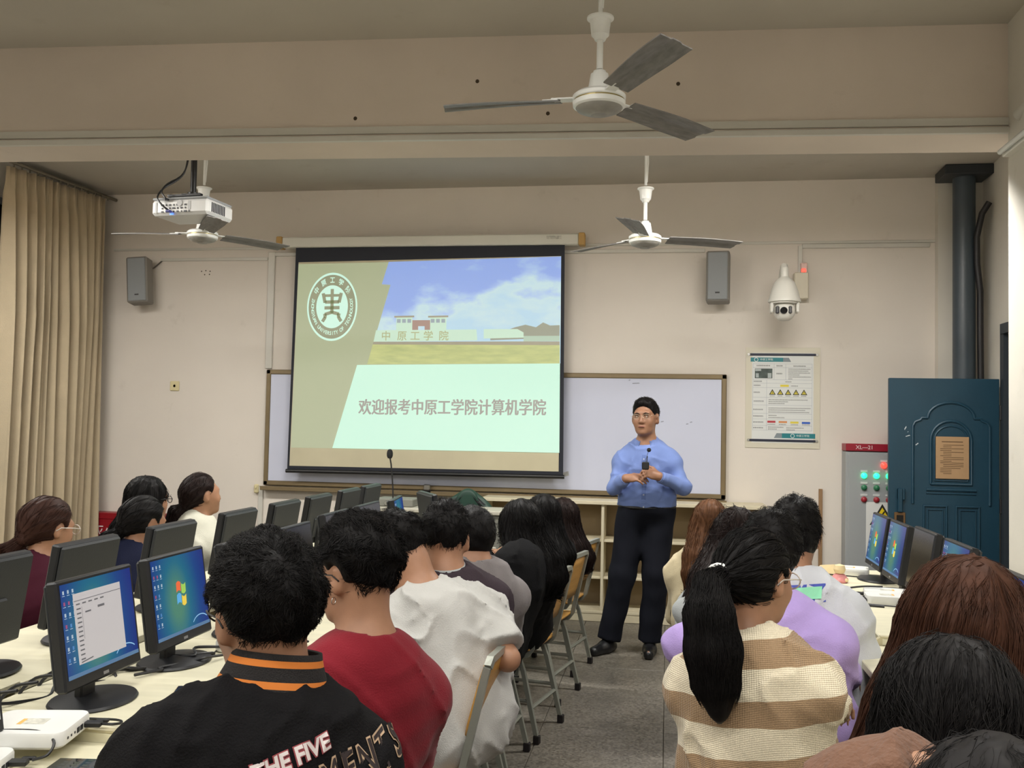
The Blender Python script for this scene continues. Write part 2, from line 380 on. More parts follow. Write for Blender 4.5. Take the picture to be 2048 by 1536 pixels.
for x in (-.12,.12):
    for y in (.035,.235): m.tube([(x,y,.06),(x,y,.095)], .008, 8)
m.build('mount_bracket', M_dk, t)
G().tube([(0,.135,.09),(0,.135,.12),(0,.135,.12)], .04, 16).tube([(0,.135,.1),(0,.135,CEIL-2.80)], .022, 16).build('mount_pole', M_dk, t, True)
c = G().tube(curve([(-.10,-.05,.045),(-.10,-.06,.055),(-.145,-.04,.10),(-.14,.02,.16),(-.08,.09,.22),(-.05,.12,.30),(-.035,.13,.45),(-.03,.13,.68)],3), .006, 8)
c.tube(curve([(-.07,-.05,-.028),(-.12,-.07,.01),(-.165,-.06,.06),(-.155,0,.13),(-.09,.08,.20),(-.05,.11,.28),(-.04,.12,.45),(-.035,.12,.68)],3), .006, 8)
c.box((-.10,-.043,.045), (.03,.022,.012)); c.build('signal_cables', M_dk, t, True)
G().box((-.075,-.048,-.030), (.035,.03,.013), 0, .003).build('video_plug', mat('plug_blue', (52,54,120), .5), t)

PJ.scale = (.86,.86,1)
# ---- loudspeakers
M_spk = mat('speaker_body', (128,124,118), .6); M_gr = mat('speaker_grille', (150,154,156), .55, bump=.6, bscale=400)
def speaker(loc, rz, ry, label):
    t = thing('wall_speaker', label, 'speaker', loc, rz, 'wall loudspeakers'); t.rotation_euler = (R(-4), ry, rz)
    G().box((0,0,0), (.178,.15,.40), 0, .010).build('cabinet', M_spk, t)
    G().box((0,-.079,0), (.150,.012,.375), 0, .005).build('grille', M_gr, t)
    n = G().box((0,-.0865,-.135), (.034,.003,.011)).build('name_plate', mat('plate_dark', (40,38,36), .5), t)
    G().b2((-.02,.07,.05),(.02,.17,.09)).b2((-.03,.14,.17),(.03,.165,.23)).build('bracket', M_metalw, t)
    return t
speaker((-4.545,7.585,2.68), R(10), R(-5), 'grey wall speaker tilted beside the curtain, above the wall socket')
speaker((.378,7.585,2.683), R(-6), 0, 'grey wall speaker between the screen and the white dome camera')

# ---- dome security camera with junction box and strobe
t = thing('dome_camera', 'white dome security camera on a wall bracket above the safety poster', 'camera', (.85,7.30,2.50))
M_cw = mat('camera_white', (226,224,216), .35)
G().lathe([(0,.215),(.026,.215),(.030,.205),(.030,.145),(.038,.135),(.05,.128),(.075,.10),(.098,.04),(.112,-.02),(.119,-.034),(.119,-.048),(.105,-.052),(0,-.052)], n=40).build('housing', M_cw, t, True)
y_ = G().b2((-.105,-.05,-.13),(-.082,.05,-.05),0,.008).b2((.082,-.05,-.13),(.105,.05,-.05),0,.008).lathe([(0,-.05),(.1,-.05),(.1,-.06),(0,-.06)], n=32).build('yoke', M_cw, t)
h = G().lathe([(0,-.19),(.035,-.185),(.062,-.165),(.078,-.135),(.080,-.105),(.072,-.075),(.05,-.055),(0,-.05)], n=32).build('camera_head', M_cw, t, True)
G().lathe([(0,.012),(.022,.012),(.026,.006),(.026,-.02)], (-.012,-.078,-.118), 24, axis='y').build('lens', mat('lens_black', (10,10,14), .08), h, True)
for sx in (-.058,.034):
    G().box((sx,-.066,-.113), (.026,.03,.055), 0, .006).build('infrared_panel', mat('ir_panel', (60,60,62), .3, noise=.5, nscale=160), h)
G().tube([(0,.0,.19),(0,.03,.225),(0,.10,.20),(0,.18,.12),(.03,.40,.08)], .028, 14).build('bracket_arm', M_cw, t, True)
j = thing('junction_box', 'cream junction box on the wall behind the dome camera', 'electric box', (1.02,7.70,2.63))
G().box((0,0,0), (.11,.09,.21), 0, .006).build('box_body', mat('box_cream', (214,206,186), .5), j)
G().box((0,-.047,0), (.10,.005,.20), 0, .002).build('box_cover', mat('box_cream', (0,0,0)), j)
s_ = thing('alarm_light', 'small red glowing alarm light above the junction box', 'light', (1.045,7.72,2.775))
G().box((0,0,0), (.05,.04,.085), 0, .005).build('lamp_case', mat('alarm_case', (216,186,176), .4), s_)
G().box((-.004,-.023,-.02), (.034,.012,.03), 0, .005).build('glow_window', mat('alarm_red', (255,70,55), .4, emit=2.2), s_)

# ---- whiteboard
t = thing('whiteboard', 'long whiteboard with a bronze frame on the front wall behind the screen', 'whiteboard', (-1.475,7.75,.94))
M_fr = mat('bronze_frame', (128,112,84), .4, .3, noise=.06)
def wb():
    m = mat('whiteboard_enamel', (205,209,228), .22, noise=.025, nscale=1.2); return m
G().b2((-1.91,-.03,.03),(1.91,-.005,.955)).build('writing_surface', wb(), t)
for nm, a, b_ in (('frame_top',(-1.935,-.04,.95),(1.935,0,.99)),('frame_bottom',(-1.935,-.04,.0),(1.935,0,.04)),('frame_side',(-1.935,-.04,.0),(-1.895,0,.99)),('frame_side',(1.895,-.04,.0),(1.935,0,.99))):
    G().b2(a,b_,0,.006).build(nm, M_fr, t)
G().b2((-1.94,-.095,-.04),(1.94,0,-.018),0,.004).b2((-1.94,-.095,-.02),(1.94,-.088,-.005)).build('chalk_tray', M_fr, t)
M_smud = mat('marker_smudge', (150,154,172), .5)
g = G()
for x, z, w in ((1.16,.93,.015),(1.19,.905,.06),(1.42,.60,.025),(1.62,.585,.02),(1.65,.60,.02),(1.3,.61,.03)):
    g.add([(x,-.0305,z),(x+w,-.0305,z+.004),(x+w*.9,-.0305,z+.012),(x+.002,-.0305,z+.009)], [(0,1,2,3)])
fixn(g.build('smudge', M_smud, t))
tp = G().add([(.61,-.0315,.13),(.69,-.0315,.155),(.685,-.0315,.19),(.605,-.0315,.165)], [(0,1,2,3)]).build('tape_scrap', mat('grey_tape', (166,166,166), .5, noise=.2, nscale=60), t); fixn(tp)

# ---- projection screen with the projected slide
t = thing('projection_screen', 'pull-down projection screen showing a university title slide', 'projection screen', (-1.98,7.60,1.12))
PT = ((600.8,526),(1126.5,516),(1120.4,938),(591,928))
# local frame: x right, z up (metres). fabric 2.29 wide
def fabric(x0,x1,z0,z1,y,name,m,par):
    n = 14; vs = []; fs = []
    for i in range(n+1):
        for j in range(2): vs.append((x0+(x1-x0)*i/n, y, (z0,z1)[j]))
    for i in range(n): fs.append((i*2,(i+1)*2,(i+1)*2+1,i*2+1))
    return G().add(vs, fs).build(name, m, par)
g = G().add([(-1.145,0,1.85),(1.145,0,1.85),(1.165,0,-.02),(-1.165,0,-.035),(-1.145,.004,1.85),(1.145,.004,1.85),(1.165,.004,-.02),(-1.165,.004,-.035)], [(0,1,2,3),(7,6,5,4),(0,4,5,1),(1,5,6,2),(2,6,7,3),(3,7,4,0)])
fb = g.build('black_fabric', mat('screen_black', (26,29,40), .7), t)
M_white_fab = mat('screen_white', (196,188,160), .8, noise=.06, nscale=3)
WA = [(-1.118,1.718),(1.118,1.752),(1.128,.012),(-1.146,-.002)]     # white area corners TL TR BR BL (x,z)
G().flat(WA, -.001).build('white_fabric', M_white_fab, fb); fixn(fb.children[0])
def Q(cx, cy):
    """slide coordinates (pixels of an upright copy of the slide, 1545 x 1220) -> screen metres"""
    s, q = cx, cy
    TL, TR, BR, BL = [Vector(p) for p in WA]
    top = TL.lerp(TR, s); bot = BL.lerp(BR, s); p = top.lerp(bot, q); return (p.x, p.y)
CT = ((150,255),(1703,225),(1685,1472),(122,1442))
def CQ(cx, cy):
    # invert the bilinear map of the screen quad in the close-up
    s, q = .5, .5
    for _ in range(12):
        top = [CT[0][i]+(CT[1][i]-CT[0][i])*s for i in (0,1)]; bot = [CT[3][i]+(CT[2][i]-CT[3][i])*s for i in (0,1)]
        p = [top[i]+(bot[i]-top[i])*q for i in (0,1)]
        ds = [(CT[1][i]-CT[0][i])*(1-q)+(CT[2][i]-CT[3][i])*q for i in (0,1)]; dq = [bot[i]-top[i] for i in (0,1)]
        e = (cx-p[0], cy-p[1]); det = ds[0]*dq[1]-ds[1]*dq[0]
        s += (e[0]*dq[1]-e[1]*dq[0])/det; q += (ds[0]*e[1]-ds[1]*e[0])/det
    return Q(s, q)
SE = .62
def slide_mat(name, rgb, e=1.0, kind=None):
    if name in MATS: return MATS[name]
    m = bpy.data.materials.new(name); m.use_nodes = True; nt = m.node_tree; b = nt.nodes['Principled BSDF']
    c = srgb(*rgb); b.inputs['Base Color'].default_value = (.3,.29,.26,1); b.inputs['Roughness'].default_value = .9; b.inputs['Specular IOR Level'].default_value = 0
    b.inputs['Emission Color'].default_value = c; b.inputs['Emission Strength'].default_value = SE*e
    if kind:
        tc = nt.nodes.new('ShaderNodeTexCoord'); mp = nt.nodes.new('ShaderNodeMapping'); nt.links.new(tc.outputs['Object'], mp.inputs[0])
        n = nt.nodes.new('ShaderNodeTexNoise'); n.inputs['Detail'].default_value = 7; r = nt.nodes.new('ShaderNodeValToRGB'); el = r.color_ramp.elements
        if kind == 'sky':
            mp.inputs['Scale'].default_value = (1.5,1,3.0); mp.inputs['Location'].default_value = (.55,.0,.25); n.inputs['Scale'].default_value = 1.5
            sx = nt.nodes.new('ShaderNodeSeparateXYZ'); nt.links.new(tc.outputs['Object'], sx.inputs[0])
            ma = nt.nodes.new('ShaderNodeMath'); ma.operation = 'MULTIPLY_ADD'; ma.inputs[1].default_value = -.55; ma.inputs[2].default_value = .80
            nt.links.new(sx.outputs[2], ma.inputs[0])
            ad = nt.nodes.new('ShaderNodeMath'); nt.links.new(n.outputs['Fac'], ad.inputs[0]); nt.links.new(ma.outputs[0], ad.inputs[1])
            a2 = nt.nodes.new('ShaderNodeMath'); a2.operation = 'MULTIPLY_ADD'; a2.inputs[1].default_value = .10; nt.links.new(sx.outputs[0], a2.inputs[0]); nt.links.new(ad.outputs[0], a2.inputs[2])
            nt.links.new(a2.outputs[0], r.inputs[0])
            el[0].position = .46; el[0].color = srgb(112,158,240); el[1].position = .62; el[1].color = srgb(190,226,236)
            el.new(.53).color = srgb(150,190,244); el.new(.75).color = srgb(168,214,240)
        else:
            mp.inputs['Scale'].default_value = (3,1,14); n.inputs['Scale'].default_value = 2
            nt.links.new(n.outputs['Fac'], r.inputs[0]); el[0].position = .3; el[1].position = .7; el[0].color = srgb(168,186,92); el[1].color = srgb(206,216,118)
        nt.links.new(mp.outputs[0], n.inputs['Vector']); nt.links.new(r.outputs[0], b.inputs['Emission Color'])
    MATS[name] = m; return m
OLIVE = slide_mat('slide_olive', (164,178,134), 1.0); WHT = slide_mat('slide_white', (190,245,222), 1.25); SKY = slide_mat('slide_sky', (0,0,0), 1.2, 'sky')
GRS = slide_mat('slide_grass', (0,0,0), 1.0, 'grass'); BLD = slide_mat('slide_building', (200,240,215), 1.1); LTW = slide_mat('slide_logo_white', (205,255,235), 1.2)
DKO = slide_mat('slide_logo_dark', (140,150,108), .8); TXG = slide_mat('slide_text_grey', (150,148,146), .85); SHD = slide_mat('slide_shade', (158,150,124), .85); BRK = slide_mat('slide_brick', (170,120,112), .85)
GOLD = slide_mat('slide_letter_gold', (180,190,120), .9); HED = slide_mat('slide_hedge', (140,150,130), .85)
img = fixn(G().flat([CQ(150,266),CQ(1700,237),CQ(1690,1365),CQ(128,1337)], -.002).build('projected_image', OLIVE, t))
def lay(name, pts, m, d): return fixn(G().flat([CQ(*p) for p in pts], -.002-d*.0007).build(name, m, img))
lay('photo_sky', [(700,255),(1703,228),(1697,850),(580,853),(712,390),(660,386)], SKY, 1)
lay('photo_lawn', [(612,735),(1694,742),(1693,850),(580,853)], GRS, 2)
lay('photo_hedge', [(1440,640),(1500,625),(1560,640),(1600,612),(1640,630),(1694,628),(1693,700),(1300,715),(1300,690)], HED, 2)
lay('photo_wall', [(630,655),(1220,652),(1225,716),(616,722)], BLD, 3)
lay('photo_far_wall', [(1262,650),(1455,650),(1490,670),(1490,700),(1262,705)], BLD, 3)
lay('photo_long_wall', [(1490,690),(1694,690),(1694,720),(1490,722)], slide_mat('slide_pale', (176,214,190), .95), 3)
lay('photo_shadow_line', [(616,722),(1694,722),(1693,744),(612,738)], SHD, 3)
for bx in (738,938):
    lay('photo_gatehouse', [(bx+12,580),(bx+107,578),(bx+107,655),(bx+12,655)], BLD, 3)
    lay('photo_gate_roof', [(bx,572),(bx+118,570),(bx+118,580),(bx,582)], SHD, 4)
    for w_ in range(3): lay('photo_gate_window', [(bx+16+w_*31,590),(bx+38+w_*31,590),(bx+38+w_*31,612),(bx+16+w_*31,612)], slide_mat('slide_window', (140,170,190), .9), 4)
lay('photo_red_gate', [(840,597),(950,597),(950,655),(840,655)], BRK, 2.5)
lay('photo_gate_gap', [(880,632),(918,632),(918,655),(880,655)], SKY, 4)
g = G()
for ch, x in zip('中原工学院', (690,785,862,940,1030)):
    px, pz = CQ(x,692); put_text(g, ch, px, pz, -.005, .085, 0, bold=.001)
fixn(g.build('photo_wall_lettering', GOLD, img))
lay('title_panel', [(520,857),(1695,850),(1690,1365),(380,1340)], WHT, 5)
g = G(); xa, za = CQ(535,1100); xb, zb = CQ(1615,1103)
vs, fs = text_mesh('欢迎报考中原工学院计算机学院', 1, 'LEFT', 0)
xs = [v[0] for v in vs]; zs = [v[1] for v in vs]; kx = (xb-xa)/(max(xs)-min(xs)); kz = .128/(max(zs)-min(zs))
for sh_, sv_ in ((-.0035,-.0015),(-.0012,.0015),(.0012,-.0015),(.0035,.0015),(0,0)): g.add([(xa+sh_+(v[0]-min(xs))*kx, -.0075+sh_*.1, za+(zb-za)*((v[0]-min(xs))*kx/(xb-xa))+sv_+(v[1]-(max(zs)+min(zs))/2)*kz) for v in vs], fs)
fixn(g.build('title_text', TXG, img))
# round crest: ring, disc, central glyph, lettering around
lc = Vector(CQ(362,517)); ex = Vector(CQ(515,514))-lc; ez = Vector(CQ(362,317))-lc
def E(r, a): p = lc + ex*(r*math.sin(a)) + ez*(r*math.cos(a)); return (p.x, p.y)
def ring(ra, rb, m, nm, d, n=64):
    g = G(); y = -.002-d*.0007
    for i in range(n):
        a, b_ = 2*math.pi*i/n, 2*math.pi*(i+1)/n
        g.add([(*E(ra,a)[:1],y,E(ra,a)[1]),(E(rb,a)[0],y,E(rb,a)[1]),(E(rb,b_)[0],y,E(rb,b_)[1]),(E(ra,b_)[0],y,E(ra,b_)[1])], [(0,1,2,3)])
    return fixn(g.build(nm, m, img))
ring(.0,1.0,LTW,'crest_ring',1); ring(0,.935,DKO,'crest_band',2); ring(0,.63,LTW,'crest_disc',3)
def crest_text(body, a0, a1, r, h, inward, m, kx=1.0):
    g = G(); n = len(body)
    for i, ch in enumerate(body):
        if ch == ' ': continue
        a = a0+(a1-a0)*i/(n-1); vs, fs = text_mesh(ch, 1, 'CENTER', .02)
        out = []
        for v in vs:
            x, y = v[0]*h*kx, v[1]*h
            if inward: rr = r-y; aa = a-x/r         # letters read from inside along the bottom
            else: rr = r+y; aa = a+x/r
            p = E(rr, aa); out.append((p[0], -.0046, p[1]))
        g.add(out, fs)
    return fixn(g.build('crest_lettering', m, img))
crest_text('中原工学院', R(-52), R(52), .775, .20, False, LTW)
crest_text('ZHONGYUAN UNIVERSITY OF TECHNOLOGY', R(-75-0)+2*math.pi*0+R(-0), R(-285), .78, .155, True, LTW, .92)
g = G()
def stroke(p0, p1, w):
    a = lc+ex*p0[0]+ez*p0[1]; b_ = lc+ex*p1[0]+ez*p1[1]; d = (b_-a).normalized(); nn = Vector((-d.y,d.x))*w/2
    g.add([(q.x,-.0052,q.y) for q in (a+nn,b_+nn,b_-nn,a-nn)], [(0,1,2,3)])
W_ = .028
for p0,p1,w in (((0,.52),(0,-.18),W_),((-.36,.40),(-.28,.12),W_),((.36,.40),(.28,.12),W_),((-.29,.33),(-.05,.33),W_*.8),((.05,.33),(.29,.33),W_*.8),((-.28,.14),(.28,.14),W_),((-.30,-.03),(.30,-.03),W_),
    ((-.28,-.22),(0,-.16),W_),((0,-.16),(.28,-.22),W_),((-.28,-.20),(-.26,-.32),W_),((.28,-.20),(.26,-.32),W_),((-.26,-.30),(-.37,-.43),W_),((.26,-.30),(.37,-.43),W_)): stroke(p0,p1,w)
fixn(g.build('crest_glyph', DKO, img))
# casing, weight bar
cs = G().box((0,.01,1.885), (2.52,.085,.088), 0, .008).build('roller_casing', mat('casing_white', (214,212,200), .4), t)
for sx in (-1,1): G().box((sx*1.285,.01,1.885), (.05,.10,.10), 0, .006).build('end_cap', mat('casing_cap', (186,148,84), .5), t)
G().b2((1.0,-.0345,1.884),(1.12,-.0325,1.912)).build('maker_sticker', mat('sticker_silver', (190,188,176), .35, noise=.3, nscale=45), cs)
G().tube([(-1.175,.0,-.045),(1.175,.0,-.03)], .016, 12).build('weight_bar', mat('bar_black', (20,20,22), .4), t, True)
t.location = (-1.985,7.60,1.118)
# ---- wall switch / socket / small fittings
t = thing('wall_socket', 'small cream socket plate on the bare wall below the left speaker', 'socket', (-4.273,7.75,1.778))
M_cr = mat('socket_cream', (216,204,160), .4)
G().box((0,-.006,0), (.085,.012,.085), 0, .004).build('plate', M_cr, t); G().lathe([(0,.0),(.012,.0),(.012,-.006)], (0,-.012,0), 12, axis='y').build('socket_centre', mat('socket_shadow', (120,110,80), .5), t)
t = thing('wall_switch', 'small cream switch beside the lower left corner of the whiteboard', 'switch', (-3.475,7.74,.905))
G().box((0,-.012,0), (.04,.03,.075), 0, .008).build('switch_body', M_cr, t); G().box((0,-.03,.01), (.014,.012,.02), 0, .003).build('toggle', M_cr, t)
g = G()
for x, z in ((-4.06,2.79),(-4.02,2.795),(-3.98,2.79),(-4.03,2.76),(-3.985,2.762)): g.lathe([(0,.001),(.006,0)], (x,7.75,z), 8, axis='y')
tag(g.build('drill_holes', M_dirt), 'cluster of small drill holes in the wall right of the left speaker', 'holes')

# ---- safety poster
t = thing('safety_poster', 'laboratory safety poster with teal banners and yellow warning triangles', 'poster', (.893,7.748,1.752))
PW, PH = .55, .775
G().box((0,-.002,0), (PW+.02,.004,PH+.02), 0, .001).build('clear_backing', mat('poster_backing', (214,208,190), .3), t)
pp = fixn(G().flat([(-.235,.355),(.235,.355),(.235,-.355),(-.235,-.355)], -.0045).build('printed_sheet', mat('poster_paper', (222,224,222), .45), t))
def PX(cx, cy): return ((cx-565)/1170*.598, -(cy-770)/1536*.787)
def rect(g, x0,y0,x1,y1, mi=0, d=0):
    a = PX(x0,y0); b_ = PX(x1,y1); g.flat([(a[0],a[1]),(b_[0],a[1]),(b_[0],b_[1]),(a[0],b_[1])], -.0048-d*.0003, mi)
TEAL = mat('poster_teal', (24,124,132), .45); GRY = mat('poster_grey', (130,140,146), .5); INK = mat('poster_ink', (70,70,74), .6); LIN = mat('poster_line', (172,176,184), .6)
for y0, y1, xa, xb, xc, side in ((150,215,80,570,690,1),(1315,1390,1055,560,440,-1)):
    g = G(); rect(g, min(xa,xb),y0,max(xa,xb),y1); fixn(g.build('banner', TEAL, pp))
    s = 1 if side > 0 else -1
    p = [PX(xb,y0),PX(xc-(35*s if side>0 else -35*0) ,y0) if side>0 else PX(xc+40,y0),PX(xc,y1),PX(xb,y1)]
    fixn(G().flat(p, -.0047).build('banner_tail', GRY, pp))
    cxx = 165 if side > 0 else 718; ww = 320 if side > 0 else 870
    ctr = PX(cxx,(y0+y1)/2); g = G()
    for i in range(20):
        a, b_ = 2*math.pi*i/20, 2*math.pi*(i+1)/20; g.flat([(ctr[0]+.012*math.cos(a),ctr[1]+.012*math.sin(a)),(ctr[0]+.016*math.cos(a),ctr[1]+.016*math.sin(a)),(ctr[0]+.016*math.cos(b_),ctr[1]+.016*math.sin(b_)),(ctr[0]+.012*math.cos(b_),ctr[1]+.012*math.sin(b_))], -.0053)
    q = PX(ww,(y0+y1)/2); put_text(g, '中原工学院', q[0], q[1], -.0053, .02)
    fixn(g.build('banner_print', mat('poster_white', (226,230,228), .5), pp))
for y in (85,1410):
    G().box((0,-.007,-(y+18-770)/1536*.787), (.505,.008,.018), 0, .002).build('hanging_bar', mat('poster_bar', (34,38,58), .5), t)
    for sx in (-1,1): G().lathe([(0,-.004),(.008,-.004),(.010,0)], (sx*.262,-.010,-(y+18-770)/1536*.787), 12, axis='y').build('stand_off', mat('chrome', (180,180,178), .25, .9), t)
rows = [245,303,492,548,615,765,885,1015,1100,1200,1272]; g = G()
for y in rows: rect(g, 118,y-2,1005,y+2)
for x in (118,1003): rect(g, x-2,245,x+2,1272)
rect(g, 323,492,327,1272); rect(g, 433,245,437,492); rect(g, 608,245,612,492)
fixn(g.build('table_lines', LIN, pp))
g = G()
def words(x0, x1, y, h=16, seed=0):
    rnd = random.Random(seed+int(x0*3+y)); x = x0
    while x < x1-8:
        w_ = rnd.choice((14,15,16,17)); rect(g, x, y-h/2+rnd.uniform(-1,1), min(x+w_-4,x1), y-h/2+h*.35); rect(g, x+2, y+h*.05, min(x+w_-5,x1), y+h/2); x += w_
fixn_items = [(170,385,275,20),(470,572,277,20),(725,915,280,18),(470,570,398,20),(130,262,520,20),(605,700,523,14),(130,235,582,20),(690,800,587,14),(130,232,690,18),(130,287,827,18),(125,283,955,18),(125,283,1058,18),(125,283,1150,18),(125,283,1237,18)]
for a in fixn_items: words(*a)
for y, x1 in ((327,985),(356,945),(386,980),(416,815),(447,985),(477,712)): words(650,x1,y,13)
for y, x1 in ((802,945),(831,645),(860,605)): words(355,x1,y,13)
for y, x1 in ((930,985),(960,912),(992,962)): words(355,x1,y,13)
for y, x1 in ((1045,485),(1077,595)): words(355,x1,y,13)
for y, x1 in ((1225,585),(1254,485)): words(350,x1,y,13)
for y, x1 in ((1232,895),(1262,755)): words(625,x1,y,13)
for x in (340,515,690,860): words(x,x+115,1182,12)
for k in range(5): words(372+k*118,372+k*118+80,742,12)
fixn(g.build('small_print', INK, pp))
for c_, (x0,y0,x1,y1) in (((226,206,60),(530,568,658,600)),((186,56,66),(340,1125,462,1157)),((214,140,84),(510,1128,635,1157)),((224,206,74),(683,1132,806,1163)),((40,90,186),(855,1135,978,1166))):
    g = G(); rect(g, x0,y0,x1,y1,0,1); fixn(g.build('colour_block', mat('poster_%d_%d'%(c_[0],c_[2]), c_, .5), pp))
for k in range(5):
    x = 412+k*118; g = G()
    a, b_, c_ = PX(x,637), PX(x+50,724), PX(x-50,724); g.flat([a,b_,c_], -.0052, 0)
    a, b_, c_ = PX(x,662), PX(x+30,712), PX(x-30,712); g.flat([a,b_,c_], -.0056, 1)
    a, b_ = PX(x-4,676), PX(x+4,704); g.flat([(a[0],a[1]),(b_[0],a[1]),(b_[0],b_[1]),(a[0],b_[1])], -.006, 0)
    fixn(g.build('warning_triangle', [mat('poster_black', (44,40,30), .5), mat('poster_yellow', (222,206,70), .5)], pp))
g = G(); rect(g, 145,320,410,472,0); fixn(g.build('lab_photo', mat('photo_dark', (66,78,74), .5, noise=.5, nscale=20), pp))
g = G(); rect(g, 160,395,205,460,0,2); rect(g, 340,390,395,465,0,2); rect(g, 150,325,240,360,0,2); fixn(g.build('lab_photo_light', mat('photo_light', (170,178,178), .5), pp))

# ---- electric cabinet
t = thing('electric_cabinet', 'grey electric cabinet with red top strip, glowing buttons and a warning sign', 'electric cabinet', (1.664,7.73,0))
M_cab = mat('cabinet_grey', (160,163,164), .5, noise=.03, nscale=2)
G().b2((-.32,-.15,0),(.32,.018,1.345),0,.005).build('body', M_cab, t)
G().b2((-.30,-.158,.08),(.30,-.148,1.33),0,.003).build('door', M_cab, t)
s_ = G().b2((-.32,-.16,1.35),(.32,.018,1.405),0,.003).build('top_strip', mat('strip_red', (150,22,44), .4), t)
fixn(put_text(G(), 'XL—21', -.185, 1.378, -.162, .04, 0, bold=.0006).build('strip_text', mat('strip_white', (226,206,206), .5), s_))
M_lab = mat('tag_plate', (206,208,206), .4)
def btn(x, z, m, glow, nm):
    G().box((x,-.160,z+.034), (.05,.005,.016), 0, .001).build('button_tag', M_lab, t)
    G().lathe([(.022,.0),(.022,.010),(.017,.012),(.015,.022),(.009,.026),(0,.027)], (x,-.158,z), 20, axis='y').build(nm, m, t, True)
Lr = mat('lamp_red', (255,50,40), .3, emit=4); Lg = mat('lamp_green', (40,255,150), .3, emit=2.5); Bg = mat('button_green', (50,120,84), .4); Br = mat('button_red', (160,40,50), .4)
btn(-.045,1.245,Lr,1,'red_lamp')
for k in range(3):
    x = -.188+k*.090; btn(x,1.165,Lg,1,'green_lamp'); btn(x,1.075,Bg,0,'green_button'); btn(x,.985,Br,0,'red_button')
G().box((.0,-.160,.76), (.344,.004,.414), 0, .001).build('warning_sheet', mat('sheet_white', (228,228,224), .5), t)
ws = t.children[-1]
g = G().flat([(-.055,.955),(.037,.795),(-.147,.795)], -.1625, 0).flat([(-.055,.928),(.015,.808),(-.125,.808)], -.163, 1)
g.flat([(-.045,.90),(-.071,.858),(-.055,.858),(-.069,.822),(-.035,.868),(-.053,.868),(-.031,.90)], -.1635, 0)
for k_, ch_ in enumerate('当心触电'): put_text(g, ch_, -.055, .755-.052*k_, -.1635, .05, 0)
fixn(g.build('hazard_sign', [mat('poster_black', (0,0,0)), mat('hazard_yellow', (240,210,30), .5)], ws))

# ---- green steel door standing open
d = thing('green_door', 'dark teal steel door standing open with a brown notice sheet', 'door', (2.29,7.13,0))
M_door = mat('door_teal', (26,62,80), .42, noise=.08, nscale=4, bump=.05, bscale=150)
DWd = .735
G().b2((-DWd,-.022,.02),(0,.022,1.885),0,.004).build('leaf', M_door, d); lf = d.children[-1]
def ridge(pts, nm='moulding', w=.011, y=-.022):
    g = G(); g.tube([(x,y,z) for x,z in pts], w, 8); return g.build(nm, M_door, lf, True)
def arch(x0, x1, zb, zs, zt, n=14, shoulder=0):
    p = [(x0,zb),(x0,zs)]; cxm = (x0+x1)/2; hw = (x1-x0)/2
    if shoulder: p += [(x0+.015,zs+.03),(x0+.05,zs+.045),(x0+.06,zs+.06),(x0+.10,zs+.06)]; hw -= .10; zs += .06
    for i in range(n+1): a = math.pi-math.pi*i/n; p.append((cxm+hw*math.cos(a), zs+(zt-zs)*math.sin(a)))
    if shoulder: zs -= .06; p += [(x1-.10,zs+.06),(x1-.06,zs+.06),(x1-.05,zs+.045),(x1-.015,zs+.03)]
    p += [(x1,zs),(x1,zb)]; return p
ridge(arch(-.575,-.065,1.0,1.545,1.715,shoulder=1)); ridge(arch(-.455,-.185,1.14,1.45,1.585)+[(-.455,1.14)]); ridge(arch(-.43,-.21,1.165,1.45,1.55)+[(-.43,1.165)], w=.007)
ridge([(-.485,1.10),(-.155,1.10)]); ridge([(-.485,1.075),(-.155,1.075)], w=.007)
for xa in (-.50,-.285):
    for z0, z1 in ((.55,.985),(.18,.50)):
        ridge([(xa,z0),(xa,z1),(xa+.15,z1),(xa+.15,z0),(xa,z0)]); ridge([(xa+.025,z0+.025),(xa+.025,z1-.025),(xa+.125,z1-.025),(xa+.125,z0+.025),(xa+.025,z0+.025)], w=.007)
nt_ = G().b2((-.425,-.0345,1.18),(-.205,-.0335,1.475)).build('notice_sheet', mat('brown_paper', (176,142,104), .7, noise=.04, nscale=10), d)
g = G(); rnd = random.Random(3); z = 1.432
g.flat([(-.385,1.442),(-.245,1.442),(-.245,1.436),(-.385,1.436)], -.035)
z = 1.418
while z > 1.21:
    x = -.395+(.02 if rnd.random() < .4 else .0)
    e = -.24-rnd.choice((0,0,.02,.08)); g.flat([(x,z),(e,z),(e,z-.004),(x,z-.004)], -.035); z -= .0125
fixn(g.build('notice_print', mat('notice_ink', (104,78,54), .8), nt_))
G().b2((-.68,-.05,1.02),(-.63,-.022,1.105),0,.006).b2((-.68,-.058,.935),(-.648,-.022,1.105),0,.006).build('lock_cover', M_door, d)
G().b2((-.70,-.034,.70),(-.625,-.022,.935),0,.004).build('lock_plate', mat('lock_bronze', (128,98,66), .35, .5), d); lp = d.children[-1]
G().b2((-.685,-.037,.735),(-.64,-.033,.915),0,.001).build('keypad', mat('keypad_black', (16,16,18), .15), lp)
G().tube([(-.665,-.035,.72),(-.665,-.075,.72),(-.575,-.075,.72)], .009, 8).build('handle', M_dk, d, True)
G().b2((-.652,-.03,.28),(-.628,-.022,.52),0,.003).build('latch_bar', mat('lock_bronze', (0,0,0)), d)
g = G()
for x, z, w_, h_ in ((-.63,1.515,.012,.03),(-.622,1.468,.03,.014),(-.555,1.408,.018,.02),(-.61,1.50,.006,.008)):
    g.flat([(x,z),(x+w_,z+h_*.7),(x+w_*.8,z+h_),(x-.003,z+h_*.3)], -.0245)
fixn(g.build('paper_scrap', mat('scrap_white', (200,206,210), .6), d))
